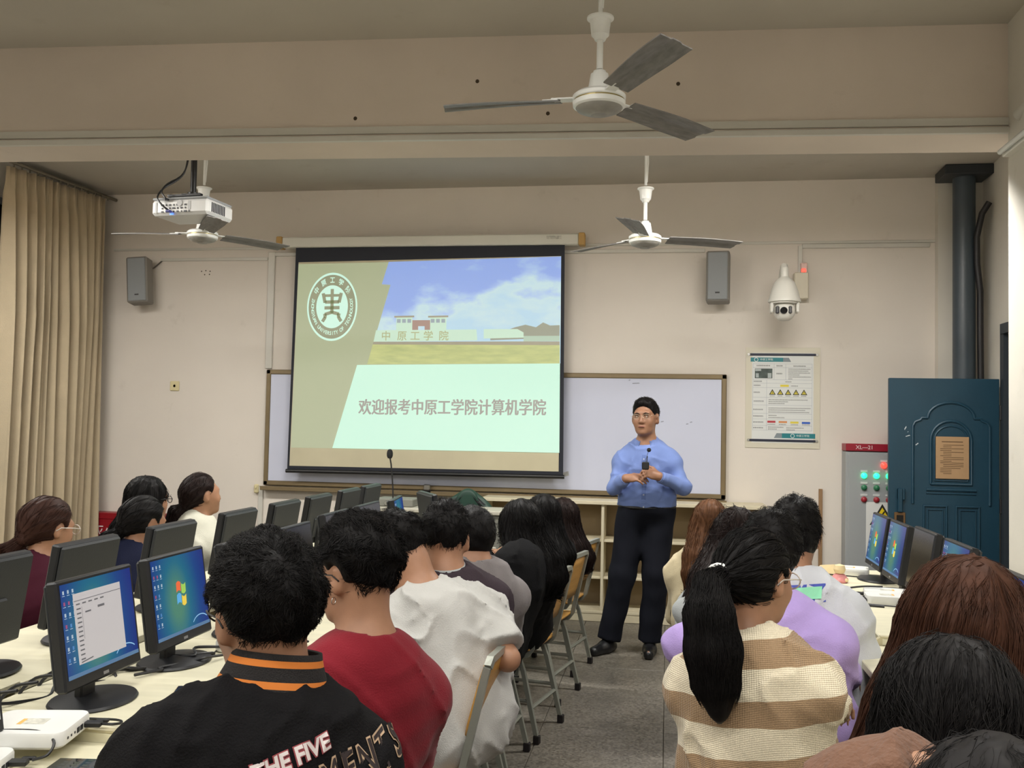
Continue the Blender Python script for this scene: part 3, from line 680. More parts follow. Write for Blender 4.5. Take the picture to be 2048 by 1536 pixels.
for z in (.3,1.0,1.65): G().tube([(.008,-.02,z-.05),(.008,-.02,z+.05)], .012, 10).build('hinge', M_dk, d, True)
struct(G().b2((2.30,7.06,0),(2.36,7.13,2.27)).b2((2.29,6.2,0),(2.36,6.26,2.27)).b2((2.29,6.2,2.2),(2.36,7.10,2.27)).build('door_1', mat('jamb_dark', (50,58,64), .5)))
struct(G().b2((2.85,6.1,0),(2.86,7.2,2.3)).build('wall_corridor', mat('corridor_dark', (60,62,64), .8)))

# ---- leaning batten of wood, fire extinguisher box
w_ = G().box((0,0,.52), (.028,.02,1.05), 0, .002).build('wooden_stick', mat('bare_wood', (150,118,84), .6, noise=.12, nscale=12, stretch=(8,8,1)))
w_.location = (1.185,7.735,0); tag(w_, 'plain wooden stick leaning upright against the wall left of the cabinet', 'stick')
t = thing('fire_extinguisher_box', 'red fire extinguisher box with white lettering at the foot of the curtain', 'fire box', (-4.60,7.665,0))
M_red = mat('box_red', (136,18,30), .4)
G().b2((-.33,-.07,.02),(.33,.07,.66),0,.006).build('box_body', M_red, t); G().b2((-.335,-.075,.61),(.335,.075,.665),0,.005).build('lid', M_red, t)
fixn(put_text(G(), '灭火器箱', -.09, .50, -.0715, .105, 0, bold=.001, spacing=1.1).build('box_lettering', mat('box_white', (222,206,206), .5), t))

# ---- wall light near the beam on the pier
t = thing('wall_lamp', 'short unlit fluorescent fitting on the right pier under the beam', 'lamp', (1.595,4.56,2.845))
G().b2((-.03,-.22,-.02),(.018,.26,.022),0,.004).build('fitting', M_metalw, t); G().tube([(-.045,-.2,0),(-.045,.24,0)], .013, 10).build('tube', mat('tube_off', (230,232,230), .2), t, True)
struct(G().tube([(1.60,4.70,2.99),(1.63,4.60,3.02),(1.70,4.555,3.03),(2.2,4.55,3.03)], .03, 12).build('trim_10', M_trunk, None, True))

# ---- curtain
t = thing('curtain', 'tall beige pleated curtain hanging at the window on the left', 'curtain', (-4.95,7.05,0))
def curtain_sheet(y0, y1, zt, zb, name, m, folds, seed):
    rnd = random.Random(seed); n = 220; rows = 30; vs = []; fs = []
    ph = [rnd.uniform(0,6.28) for _ in range(6)]
    for j in range(rows+1):
        v = j/rows; z = zt+(zb-zt)*v
        for i in range(n+1):
            u = i/n; y = y0+(y1-y0)*u
            amp = .028+.032*min(1,v*3)
            w = math.sin(folds*2*math.pi*u+.8*math.sin(5*u+ph[0])+.35*math.sin(3*v+ph[1]))*amp
            w += .35*amp*math.sin(folds*3.7*math.pi*u+ph[2]+1.2*v)+.012*math.sin(9*u+4*v+ph[3])
            if v < .06: w = w*.6+.012*math.sin(folds*6*math.pi*u)
            yy = y+.018*math.sin(folds*2*math.pi*u+1.2+2*v+ph[4])*min(1,v*4)
            xx = -.05+.11*u*(1-.0*v)+w
            vs.append((xx, yy, z))
    for j in range(rows):
        for i in range(n): a = j*(n+1)+i; fs.append((a,a+1,a+n+2,a+n+1))
    o = G().add(vs, fs).build(name, m, t, 'all'); s = o.modifiers.new('thick', 'SOLIDIFY'); s.thickness = .004
    return o
M_cur = mat('curtain_cloth', (184,168,140), .85, noise=.05, nscale=5, bump=.25, bscale=220, sheen=.2)
curtain_sheet(-.58,.50,3.40,.06,'drape',M_cur,11,5)
G().tube([(-.06,-1.2,3.43),(.06,.68,3.43)], .014, 10).build('curtain_rail', mat('rail_grey', (120,112,98), .4, .4), t, True)
for k in range(14): y = -.56+k*.085; G().tube([(-.02+.09*k/14,y,3.43),(-.02+.09*k/14,y,3.395)], .006, 6).build('rail_hook', mat('rail_grey', (0,0,0)), t)
# ================================================================ furniture
M_top = mat('desk_laminate', (222,216,188), .42, noise=.05, nscale=6, stretch=(1,5,5)); M_side_d = mat('desk_edge', (196,186,152), .5, noise=.05, nscale=6)
M_under = mat('desk_panel', (176,168,138), .6)
def desk(y0, y1, side, z, label, xe, depth=.54, wing=True, xd=None):
    """side=+1: seats are towards +x (edge at xe), desk extends to xe-side*depth. origin at floor under the desk centre"""
    yc = (y0+y1)/2; L = y1-y0; s = side
    t = thing('computer_desk', label, 'desk', (xe,yc,0), 0, 'laminate computer desks')
    xb = -s*depth
    def bx(a, b, nm, m, ch=.003): return G().b2(a,b,0,ch).build(nm, m, t)
    bx((0,-L/2+.001,z-.028),(xb,L/2-.001,z),'tabletop',M_top)
    bx((-s*.03,-L/2+.002,0),(xb,-L/2+.02,z-.03),'side_panel',M_under); bx((-s*.03,L/2-.02,0),(xb,L/2-.002,z-.03),'side_panel',M_under)
    bx((xb+s*.06,-L/2+.02,.15),(xb+s*.078,L/2-.02,z-.03),'back_panel',M_under)
    bx((-s*.02,-L/2+.025,z-.13),(xb+s*.16,L/2-.025,z-.115),'keyboard_tray',M_under)
    if wing:   # end panel that reaches out past the desk edge and slopes down
        zz = z+.002; w = .012; yy = -L/2
        g = G(); p = [(s*.16,z-.11),(s*.0,z+.004),(-s*.005,z+.004),(-s*.005,z-.35),(s*.16,z-.35)]
        g.prism(p, yy+.0005, yy+2*w).build('sloping_end_panel', M_side_d, t)
        bx((s*.002,yy,z-.0005),(xb,yy+2*w,z+.006),'edge_strip',M_side_d,.001)
    return t
XL = -1.18
ys = [1.15,2.10,3.06,4.02,4.98,5.94]; zs_ = [.728,.75,.738,.75,.742]
nm = ['nearest', 'second', 'third', 'fourth', 'farthest']
for k in range(5):
    desk(ys[k]+.002, ys[k+1]-.002, 1, zs_[k], 'pale desk with sloping end panel, %s on the aisle side of the left island' % nm[k], XL)
    desk(ys[k]+.36, ys[k+1]+.356, -1, .752-.006*(k%2), 'pale laminate desk, %s on the curtain side of the left island' % nm[k], -2.24, .45, wing=False)
ysr = [1.80,2.72,3.655,4.60,5.52]; zr = [.70,.726,.752,.738]; xr = [.66,.66,.775,.775]
for k in range(4):
    desk(ysr[k]+.002, ysr[k+1]-.002, -1, zr[k], 'pale laminate desk, %s in the right-hand row' % nm[k], xr[k], .62 if k > 1 else .70)

# ---- monitors
M_bez = mat('monitor_black', (26,27,30), .42); M_mback = mat('monitor_back', (46,48,50), .5, bump=.1, bscale=200)
def screen_mat(nm, kind):
    if nm in MATS: return MATS[nm]
    m = bpy.data.materials.new(nm); m.use_nodes = True; nt = m.node_tree; b = nt.nodes['Principled BSDF']; b.inputs['Base Color'].default_value = (.01,.01,.012,1); b.inputs['Roughness'].default_value = .25
    if kind == 'desktop':     # blue desktop with a green-cyan light sweep
        tc = nt.nodes.new('ShaderNodeTexCoord'); mp = nt.nodes.new('ShaderNodeMapping'); mp.inputs['Location'].default_value = (.11,0,.10); mp.inputs['Scale'].default_value = (5.2,1,3.2)
        mp.inputs['Rotation'].default_value = (0,R(-18),0)
        gr = nt.nodes.new('ShaderNodeTexGradient'); gr.gradient_type = 'SPHERICAL'; r = nt.nodes.new('ShaderNodeValToRGB'); el = r.color_ramp.elements
        nt.links.new(tc.outputs['Object'], mp.inputs[0]); nt.links.new(mp.outputs[0], gr.inputs[0]); nt.links.new(gr.outputs[0], r.inputs[0])
        el[0].position = 0; el[0].color = srgb(20,60,176); el[1].position = .85; el[1].color = srgb(110,190,160)
        el.new(.30).color = srgb(14,96,190); el.new(.60).color = srgb(30,150,190)
        nt.links.new(r.outputs[0], b.inputs['Emission Color']); b.inputs['Emission Strength'].default_value = .40
    elif kind == 'off': pass
    MATS[nm] = m; return m
M_desk = screen_mat('screen_desktop', 'desktop'); M_off = mat('screen_off', (30,29,27), .18)
def emis(nm, c, e=.7, sc_=.62): return mat(nm, tuple(int(x*.9) for x in c), .5, emit=e*sc_, spec=0)
def make_monitor(label, kind, group):
    """screen faces -y; origin under the stand"""
    t = thing('monitor', label, 'monitor', (0,0,0), 0, group)
    G().lathe([(0,0),(.125,0),(.13,.004),(.125,.010),(.06,.016),(0,.018)], (0,.02,0), 36, sy=.80).build('stand_base', M_bez, t, True)
    G().b2((-.032,.034,.010),(.032,.058,.19),0,.005).build('stand_neck', M_bez, t)
    p = G().b2((-.17,-.016,0),(.17,.014,.275),0,.005).build('bezel_frame', M_bez, t); p.location = (0,0,.062); p.rotation_euler = (R(-9),0,0)
    G().b2((-.165,.012,.004),(.165,.026,.271),0,.008).b2((-.07,.022,.04),(.07,.034,.15),0,.006).build('rear_shell', M_mback, p)
    if kind != 'back':
        # the picture mesh keeps its own centre so the light sweep sits in the screen
        so = bpy.data.objects.new('x', None)
        g = G().flat([(-.157,-.118),(.157,-.118),(.157,.118),(-.157,.118)], 0)
        d = fixn(g.build('display', {'desktop':M_desk,'window':M_desk,'off':M_off,'white':emis('screen_white_page',(196,200,206),.55)}[kind], p)); d.location = (0,-.0168,.1465)
        bpy.data.objects.remove(so)
        if kind in ('desktop','window'):
            fixn(G().flat([(-.157,-.118),(.157,-.118),(.157,-.108),(-.157,-.108)], -.0006).build('taskbar', emis('taskbar', (96,128,168), .5), d))
            g = G(); rnd = random.Random(4)
            for r_ in range(7):
                for c_ in range(3 if r_ < 3 else 2):
                    if c_ == 2 and r_ > 2: continue
                    x, z = -.149+c_*.019, .102-r_*.028; g.flat([(x,z),(x+.007,z),(x+.007,z-.009),(x,z-.009)], -.0006, rnd.choice((0,0,0,1,2)))
                    g.flat([(x-.002,z-.012),(x+.009,z-.012),(x+.009,z-.0135),(x-.002,z-.0135)], -.0006, 0)
            fixn(g.build('desktop_icons', [emis('icon_white',(176,196,216),.5), emis('icon_red',(160,90,130),.5), emis('icon_blue',(90,140,200),.5)], d))
            g = G(); n = 12
            for i in range(n):
                a0, a1 = R(150-110*i/n), R(150-110*(i+1)/n); g.flat([(.10+.055*math.cos(a0),-.115+.035*math.sin(a0)),(.10+.055*math.cos(a1),-.115+.035*math.sin(a1)),(.10+.052*math.cos(a1),-.115+.032*math.sin(a1)),(.10+.052*math.cos(a0),-.115+.032*math.sin(a0))], -.0006)
            fixn(g.build('light_arc', emis('arc_pale',(150,200,240),.6), d))
        if kind == 'desktop':
            g = G()
            for (x,z,mi) in ((-.026,.004,0),(.003,.0,1),(-.028,-.032,2),(.001,-.036,3)):
                q = []
                for i in range(9): u = i/8; q.append((x+.026*u, z+.031+.005*math.sin(u*math.pi)*(1 if mi%2==0 else -1)))
                for i in range(9): u = 1-i/8; q.append((x-.002+.026*u, z+.003+.005*math.sin(u*math.pi)*(1 if mi%2==0 else -1)))
                g.flat(q, -.0008, mi)
            fixn(g.build('window_emblem', [emis('flag_red',(230,110,70),.75), emis('flag_green',(160,206,96),.75), emis('flag_blue',(96,170,230),.75), emis('flag_yellow',(236,206,86),.75)], d))
        if kind == 'window':
            fixn(G().flat([(-.11,-.09),(.10,-.09),(.10,.088),(-.11,.088)], -.0008).build('open_window', emis('window_grey',(196,194,198),.62), d)); ow = d.children[-1]
            g = G().flat([(-.108,.07),(.098,.07),(.098,.0685),(-.108,.0685)], -.0011)
            for k in range(5): g.flat([(-.10+k*.026,.062),(-.084+k*.026,.062),(-.084+k*.026,.0585),(-.10+k*.026,.0585)], -.0011)
            for k in range(12): g.flat([(-.10,.05-k*.0115),(-.082,.05-k*.0115),(-.082,.0465-k*.0115),(-.10,.0465-k*.0115)], -.0011)
            g.flat([(-.078,.052),(-.077,.052),(-.077,-.03),(-.078,-.03)], -.0011)
            g.flat([(-.065,.038),(-.04,.038),(-.04,.034),(-.065,.034)], -.0011).flat([(-.01,.044),(.02,.044),(.02,.038),(-.01,.038)], -.0011).flat([(-.10,-.084),(-.05,-.08),(-.05,-.083),(-.10,-.087)], -.0011)
            fixn(g.build('window_text', emis('window_ink',(110,110,116),.45), ow))
        fixn(G().flat([(-.012,.009),(.012,.009),(.012,.017),(-.012,.017)], -.0165).build('maker_badge', mat('badge_silver', (170,170,172), .3, .6), p))
    return t
MON = []
GL = 'monitors on the aisle side of the left island'; GB = 'monitors on the curtain side of the left island'; GR = 'monitors on the right-hand desks'
win = make_monitor('monitor showing a grey program window on a blue desktop', 'window', GL); win.location = (-1.465,2.33,.75); win.rotation_euler = (0,0,R(90))
dsk = make_monitor('monitor with a plain blue desktop beside the boy in the black jacket', 'desktop', GL); dsk.location = (-1.465,2.75,.75); dsk.rotation_euler = (0,0,R(90))
wht = make_monitor('monitor at the left edge showing a white page', 'white', GL); wht.location = (-1.47,1.78,.728); wht.rotation_euler = (0,0,R(90))
off = make_monitor('switched-off monitor in the right-hand row', 'off', GR); off.location = (1.06,4.30,.752); off.rotation_euler = (0,0,R(-90))
for y, z, l in ((3.23,.738,'dark monitor hidden behind the head in the black jacket'),(3.70,.738,'dark monitor showing only its top edge above the curly-haired head'),(4.20,.75,'monitor just left of the tall dark monitor backs, on the aisle side'),(4.68,.75,'monitor behind the curly-haired head on the aisle side'),(5.20,.742,'blue-screen monitor below the gooseneck microphone')):
    dup(dsk if y > 5 else off, (-1.465,y,z), R(90+ (8 if y > 5 else 0)), l, GL)
ofb = dup(off, (-1.40,5.66,.742), R(90+30), 'tall dark switched-off monitor behind the boy facing the front', GL)
bk = make_monitor('monitor seen from behind at the left edge', 'back', GB); bk.location = (-1.98,2.50,.75); bk.rotation_euler = (0,0,R(-90))
for y, l in ((2.97,'monitor seen from behind, in front of the dark red shirt'),(3.53,'monitor seen from behind, in front of the navy top'),(4.12,'monitor seen from behind, right of the white hoodie'),(4.66,'monitor seen from behind, by the foot of the whiteboard frame'),(5.14,'monitor seen from behind, left of the wooden box on the podium'),(5.66,'monitor seen from behind, in front of the podium'),(6.10,'monitor seen from behind, farthest along the left island')):
    dup(bk, (-1.98,y,max(.748,.748)), R(-90), l)
for y, z, l in ((5.16,.738,'blue-screen monitor nearest the electric cabinet'),(4.76,.738,'blue-screen monitor second from the electric cabinet'),(3.84,.752,'blue-screen monitor in front of the lower door panels'),(3.30,.726,'monitor at the right edge behind the brown-haired girl')):
    dup(dsk, (1.06,y,z), R(-90), l, GR)

# ---- white mini computers with plugs
M_mini = mat('mini_white', (228,228,224), .38)
def mini(loc, rz, label, L=.20, W_=.15, group='white mini computers on the desks', cable=None):
    t = thing('mini_computer', label, 'mini computer', loc, rz, group)
    n = 28; vs = []; fs = []; prof = [(0,.94),(.006,1),(.030,1),(.036,.975)]
    def rr(sc):
        pts = []; r = .028
        for cx_, cy_, a0 in ((L/2-r,W_/2-r,0),(-L/2+r,W_/2-r,90),(-L/2+r,-W_/2+r,180),(L/2-r,-W_/2+r,270)):
            for i in range(7): a = R(a0+15*i); pts.append(((cx_+r*math.cos(a))*sc, (cy_+r*math.sin(a))*sc))
        return pts
    for z, sc in prof: vs += [(x,y,z) for x,y in rr(sc)]
    for j in range(3):
        for i in range(n): fs.append((j*n+i,j*n+(i+1)%n,(j+1)*n+(i+1)%n,(j+1)*n+i))
    fs += [tuple(range(n))[::-1], tuple(3*n+i for i in range(n))]
    G().add(vs, fs).build('case', M_mini, t, True)
    g = G()
    for k, w in enumerate((.006,.005,.005,.014,.014)): g.box((L/2+.0002,-W_/2+.035+k*.019,.017), (.002,w,.012 if k > 2 else .005))
    g.build('port', M_port, t)
    G().box((L/2+.018,W_/2-.045,.017), (.04,.022,.013), 0, .003).build('cable_plug', M_dk, t)
    G().box((L/2+.030,W_/2-.02,.017), (.03,.010,.008), 0, .002).build('cable_plug', M_dk, t)
    pts = cable or [(L/2+.038,W_/2-.045,.017),(L/2+.065,W_/2-.05,.018),(L/2+.075,W_/2-.02,.012),(L/2+.05,W_/2+.015,.008),(L/2-.02,W_/2+.03,.006),(-L/2,W_/2+.06,.006)]
    G().tube(curve(pts), .0032, 6).build('cord', M_dk, t, True)
    st = G().b2((-.02,-.02,.0362),(.03,.02,.0366)).build('sticker', mat('sticker_pale', (200,198,186), .5, noise=.25, nscale=90), t)
    G().b2((-.03,-.022,.0362),(-.02,.018,.0367)).build('sticker_tab', mat('sticker_orange', (226,176,96), .5), t)
    return t
mini((-1.435,2.02-.0,.757), R(12), 'white mini computer beside the stand of the program-window monitor', .20, .18); 
mini((-1.48,1.83,.729), R(14), 'white mini computer lowest at the left edge, with black cords', .19,.17, cable=[(.14,.045,.02),(.17,.05,.03),(.17,.08,.05),(.12,.11,.062),(.0,.12,.06),(-.2,.14,.05)])
mini((-1.335,2.965,.753), R(8), 'white mini computer right of the plain desktop monitor stand')
mini((.965,5.33,.739), R(170), 'white mini computer at the far end of the right-hand desks by the pink toy')
mini((.985,4.53,.753), R(172), 'white mini computer second from the far end of the right-hand desks', .20,.14)
mini((.955,4.40,.753), R(176), 'white mini computer by the stand of the switched-off monitor', .18,.13)

# ---- phones
def phone(loc, rz, label, case, L=.150, W_=.072, screen=(22,26,44), icons=False):
    t = thing('smartphone', label, 'phone', loc, rz)
    G().b2((-L/2,-W_/2,0),(L/2,W_/2,.010),0,.0035).build('phone_body', case, t)
    s = G().b2((-L/2+.004,-W_/2+.004,.0095),(L/2-.004,W_/2-.004,.0104)).build('phone_screen', mat('phone_glass_%d'%screen[2], screen, .06), t)
    if icons:
        g = G(); rnd = random.Random(2)
        for i in range(5):
            for j in range(4): x, y = -.055+i*.025, -.026+j*.015; g.add([(x,y,.0106),(x+.011,y,.0106),(x+.011,y+.010,.0106),(x,y+.010,.0106)], [(0,1,2,3)], rnd.randrange(3))
        g.build('app_icons', [mat('app_a',(52,60,66),.2), mat('app_b',(74,62,50),.2), mat('app_c',(60,68,56),.2)], s)
    return t
phone((-1.245,2.465,.7505), R(18), 'gold-edged phone lying on the desk beside the black jacket', mat('phone_gold', (196,172,120), .35))
phone((-1.245,1.935,.7285), R(8), 'dark phone lying on the nearest desk at the bottom edge', mat('phone_case_dark', (34,32,34), .4), .155,.076,(40,44,46), True)

# ---- keyboards and cords
def keyboard(loc, rz, label):
    t = thing('keyboard', label, 'keyboard', loc, rz, 'black keyboards on the trays')
    G().b2((-.215,-.07,0),(.215,.07,.018),0,.004).build('keyboard_base', M_dk, t)
    g = G()
    for r_ in range(5):
        for c_ in range(20): x, y = -.20+c_*.0206, -.055+r_*.024; g.b2((x,y,.018),(x+.0165,y+.019,.024))
    k = g.build('keys', mat('key_black', (34,35,38), .5), t); k['kind'] = 'stuff'
    return t
kb = keyboard((-1.27,2.40,.636), R(90), 'black keyboard on the tray of the second desk of the left island')
dup(kb, (-1.27,2.85,.636), R(90), 'black keyboard on the tray behind the black jacket')
dup(kb, (.90,4.0,.638), R(90), 'black keyboard on a tray in the right-hand row')
def cord(pts, label, r=.0045):
    o = G().tube(curve(pts), r, 6).build('cord', M_dk, None, True); return tag(o, label, 'cord', 'loose black desk cords')
def wiggle(a, b, n, amp, seed):
    rnd = random.Random(seed); return [tuple(a[i]+(b[i]-a[i])*k/n+(rnd.uniform(-amp,amp) if 0 < k < n else 0)*(1 if i < 2 else .4) for i in range(3)) for k in range(n+1)]
cord(wiggle((-1.66,2.1,.756),(-1.60,2.62,.76),7,.03,1), 'loose black cord behind the program-window monitor')
cord(wiggle((-1.62,2.45,.757),(-1.36,3.0,.758),9,.035,2), 'tangled black cord between the two front monitors')
cord(wiggle((-1.58,2.55,.762),(-1.38,2.9,.768),8,.04,3), 'second tangled black cord between the two front monitors')
cord(wiggle((-1.50,2.55,.760),(-1.30,2.98,.764),8,.03,6), 'thin black cord running past the plain desktop monitor stand')
cord([(-1.72,1.95,.76),(-1.70,2.02,.80),(-1.69,2.05,.80),(-1.70,2.08,.77),(-1.72,2.0,.755)], 'looped black cord at the left edge')
cord([(-1.195,2.6,.60),(-1.19,2.55,.66),(-1.185,2.50,.70),(-1.19,2.46,.66),(-1.20,2.40,.61)], 'black cord hanging under the desk edge by the gold phone')
cord([(.93,4.40,.765),(.87,4.42,.775),(.83,4.38,.762),(.84,4.31,.757),(.92,4.28,.757)], 'black cord looping out of the mini computer by the switched-off monitor')
cord([(.97,4.55,.80),(.88,4.56,.795),(.80,4.57,.775),(.90,4.58,.76)], 'black plug cord across the second mini computer on the right')
for k, y in enumerate((2.16,2.24,2.32,2.4)):
    cord([(-1.70,y-.12,.40),(-1.715,y,.70),(-1.69,y+.04,.78),(-1.62,y+.05,.80)], 'black cord rising between the desk halves, %s of four from the camera' % ('first','second','third','fourth')[k])

# ---- pink toy
t = thing('pink_toy', 'small pink and cream toy figure on the far right-hand desk', 'toy', (.865,5.03,.739), R(20))
M_pk = mat('toy_pink', (226,150,150), .6); M_crm = mat('toy_cream', (228,206,160), .6)
G().lathe([(0,0),(.036,0),(.04,.01),(.034,.03),(.026,.04),(0,.045)], n=20).build('toy_base', M_pk, t, True)
G().lathe([(0,.04),(.022,.045),(.030,.065),(.024,.085),(0,.092)], n=20).build('toy_head', M_crm, t, True)
for k in range(6): a = k*1.047; G().lathe([(0,.004),(.010,.008),(.012,.014),(.008,.022),(0,.024)], (.036*math.cos(a),.036*math.sin(a),0), 10).build('toy_paw', M_crm if k%2 else M_pk, t, True)
t = thing('paper_bag', 'crumpled cream snack bag at the far end of the right-hand desks', 'bag', (.845,5.28,.739), R(-10))
G().add([(-.05,-.03,0),(.05,-.035,0),(.055,.03,0),(-.045,.035,0),(-.03,-.015,.05),(.035,-.02,.058),(.04,.012,.052),(-.035,.015,.045),(-.055,.0,.025),(.06,0,.03)], [(0,3,2,1),(0,1,5,4),(1,9,5),(1,2,9),(2,6,9),(9,6,5),(2,3,7,6),(3,8,7),(3,0,8),(0,4,8),(8,4,7),(4,5,6,7)]).build('bag_body', M_crm, t)

# ---- cubby shelf under the whiteboard
t = thing('cubby_shelf', 'low cream cubby shelf with open compartments under the whiteboard', 'shelf', (-.28,7.38,0))
M_sh = mat('shelf_laminate', (214,204,176), .5, noise=.03); M_shb = mat('shelf_back', (150,132,104), .7, noise=.05, nscale=3)
x0, x1 = -1.15, 1.02
def sb(a, b, nm, m=M_sh): return G().b2(a,b,0,.003).build(nm, m, t)
sb((x0-.01,-.02,.895),(x1+.01,.35,.922),'top_board'); sb((x0,0,0),(x1,.02,.06),'plinth'); sb((x0,-.004,.06),(x1,.34,.082),'bottom_board')
sb((x0,.32,.08),(x1,.335,.9),'back_board',M_shb)
for x in (x0,-.215,.51,x1-.022): sb((x,0,.08),(x+.022,.33,.9),'upright')
for z in (.333,.617):
    for xa, xb in ((x0+.022,-.215),(-.193,.51),(.532,x1-.022)): sb((xa,.01,z-.01),(xb,.325,z+.010),'shelf_board')

# ---- teacher's podium with gooseneck microphone etc.
t = thing('podium', 'grey steel teaching podium in front of the whiteboard', 'podium', (-1.75,6.62,0))
M_pg = mat('podium_grey', (120,120,112), .5); M_pl = mat('podium_light', (176,172,158), .45)
G().b2((-.55,-.15,.0),(.62,.15,.87),0,.006).build('podium_body', M_pg, t); G().b2((-.57,-.17,.872),(.64,.17,.90),0,.005).build('podium_top', M_pl, t)
G().b2((.0,-.168,.62),(.60,-.151,.655),0,.004).build('front_ledge', M_pl, t); G().b2((-.30,-.08,.90),(-.02,.14,.955),0,.006).build('control_panel', M_pg, t)
G().lathe([(0,.01),(.014,.01),(.018,0)], (-.21,-.082,.925), 14, axis='y').build('control_knob', mat('chrome', (0,0,0)), t)
t = thing('gooseneck_microphone', 'black gooseneck microphone standing up in front of the screen', 'microphone', (-1.93,6.6,.90))
G().lathe([(0,0),(.05,0),(.05,.018),(.02,.025),(0,.026)], n=20).build('mic_base', M_dk, t, True)
G().tube([(0,0,.02),(-.004,0,.12),(-.012,0,.22),(-.022,0,.30),(-.03,-.005,.345)], .0055, 8).build('gooseneck', M_dk, t, True)
G().lathe([(0,-.032),(.014,-.03),(.021,-.015),(.022,.005),(.019,.022),(.010,.034),(0,.036)], (-.031,-.006,.37), 18).build('mic_head', mat('mic_foam', (26,27,28), .9), t, True)
t = thing('wooden_box', 'small yellow wooden box on the podium behind the monitor backs', 'box', (-2.30,6.72,.902)); t.location.x = -2.25
G().b2((-.10,-.05,0),(.12,.06,.075),0,.004).build('box_sides', mat('yellow_wood', (186,150,88), .5, noise=.1), t); G().b2((-.09,-.04,.07),(.11,.05,.0755)).build('box_inside', mat('box_dark', (90,70,40), .7), t)
t.location.z = .872; 
t = thing('metal_clip', 'small silver magnetic cup on the whiteboard tray above the podium', 'clip', (-1.955,7.69,.922))
G().box((0,-.02,.045), (.055,.05,.05), 0, .008).build('cup', mat('chrome', (0,0,0)), t); G().box((0,-.02,.010), (.075,.03,.02), 0, .004).build('cup_base', M_dk, t)
t = thing('office_chair', 'dark green rounded office chair back behind the podium', 'chair', (-1.52,7.22,0), R(180))
vs = []; fs = []; n, m = 16, 8
for j in range(m+1):
    for i in range(n+1):
        u = i/n*2-1; v = j/m; w = .24*(1-.25*(1-v)**2)*(1 if v < .6 else math.sqrt(max(0,1-((v-.6)/.4)**2*.75))); z = .56+.44*v
        vs.append((u*w, -.06+.05*u*u, z-.07*u*u*v))
for j in range(m):
    for i in range(n): a = j*(n+1)+i; fs.append((a,a+1,a+n+2,a+n+1))
cb_ = G().add(vs, fs).build('backrest', mat('chair_green', (30,62,50), .5), t, 'all'); s_ = cb_.modifiers.new('thick','SOLIDIFY'); s_.thickness = .05
sv = cb_.modifiers.new('sub','SUBSURF'); sv.levels = 1; sv.render_levels = 1
vs2 = [(x*.86, y+.016, .58+(z-.56)*.88) for x,y,z in vs]; pd = G().add(vs2, fs).build('back_pad', mat('chair_black', (22,24,26), .6), t, 'all'); s_ = pd.modifiers.new('thick','SOLIDIFY'); s_.thickness = .03
G().box((0,.2,.45), (.46,.46,.07), 0, .02).build('seat', mat('chair_green', (0,0,0)), t); G().tube([(0,.2,.42),(0,.2,.08)], .03, 12).build('column', M_dk, t, True)
for k in range(5): a = k*1.2566; G().tube([(0,.2,.09),(.27*math.cos(a),.2+.27*math.sin(a),.05)], .018, 8).build('foot_arm', M_dk, t, True)
for k in range(5): a = k*1.2566; G().lathe([(0,0),(.022,0),(.026,.02),(.018,.045),(0,.05)], (.27*math.cos(a),.2+.27*math.sin(a),0), 10).build('castor', M_dk, t, True)
G().tube([(0,.2,.42),(0,-.06,.42),(0,-.09,.62)], .02, 8).build('back_support', M_dk, t, True)

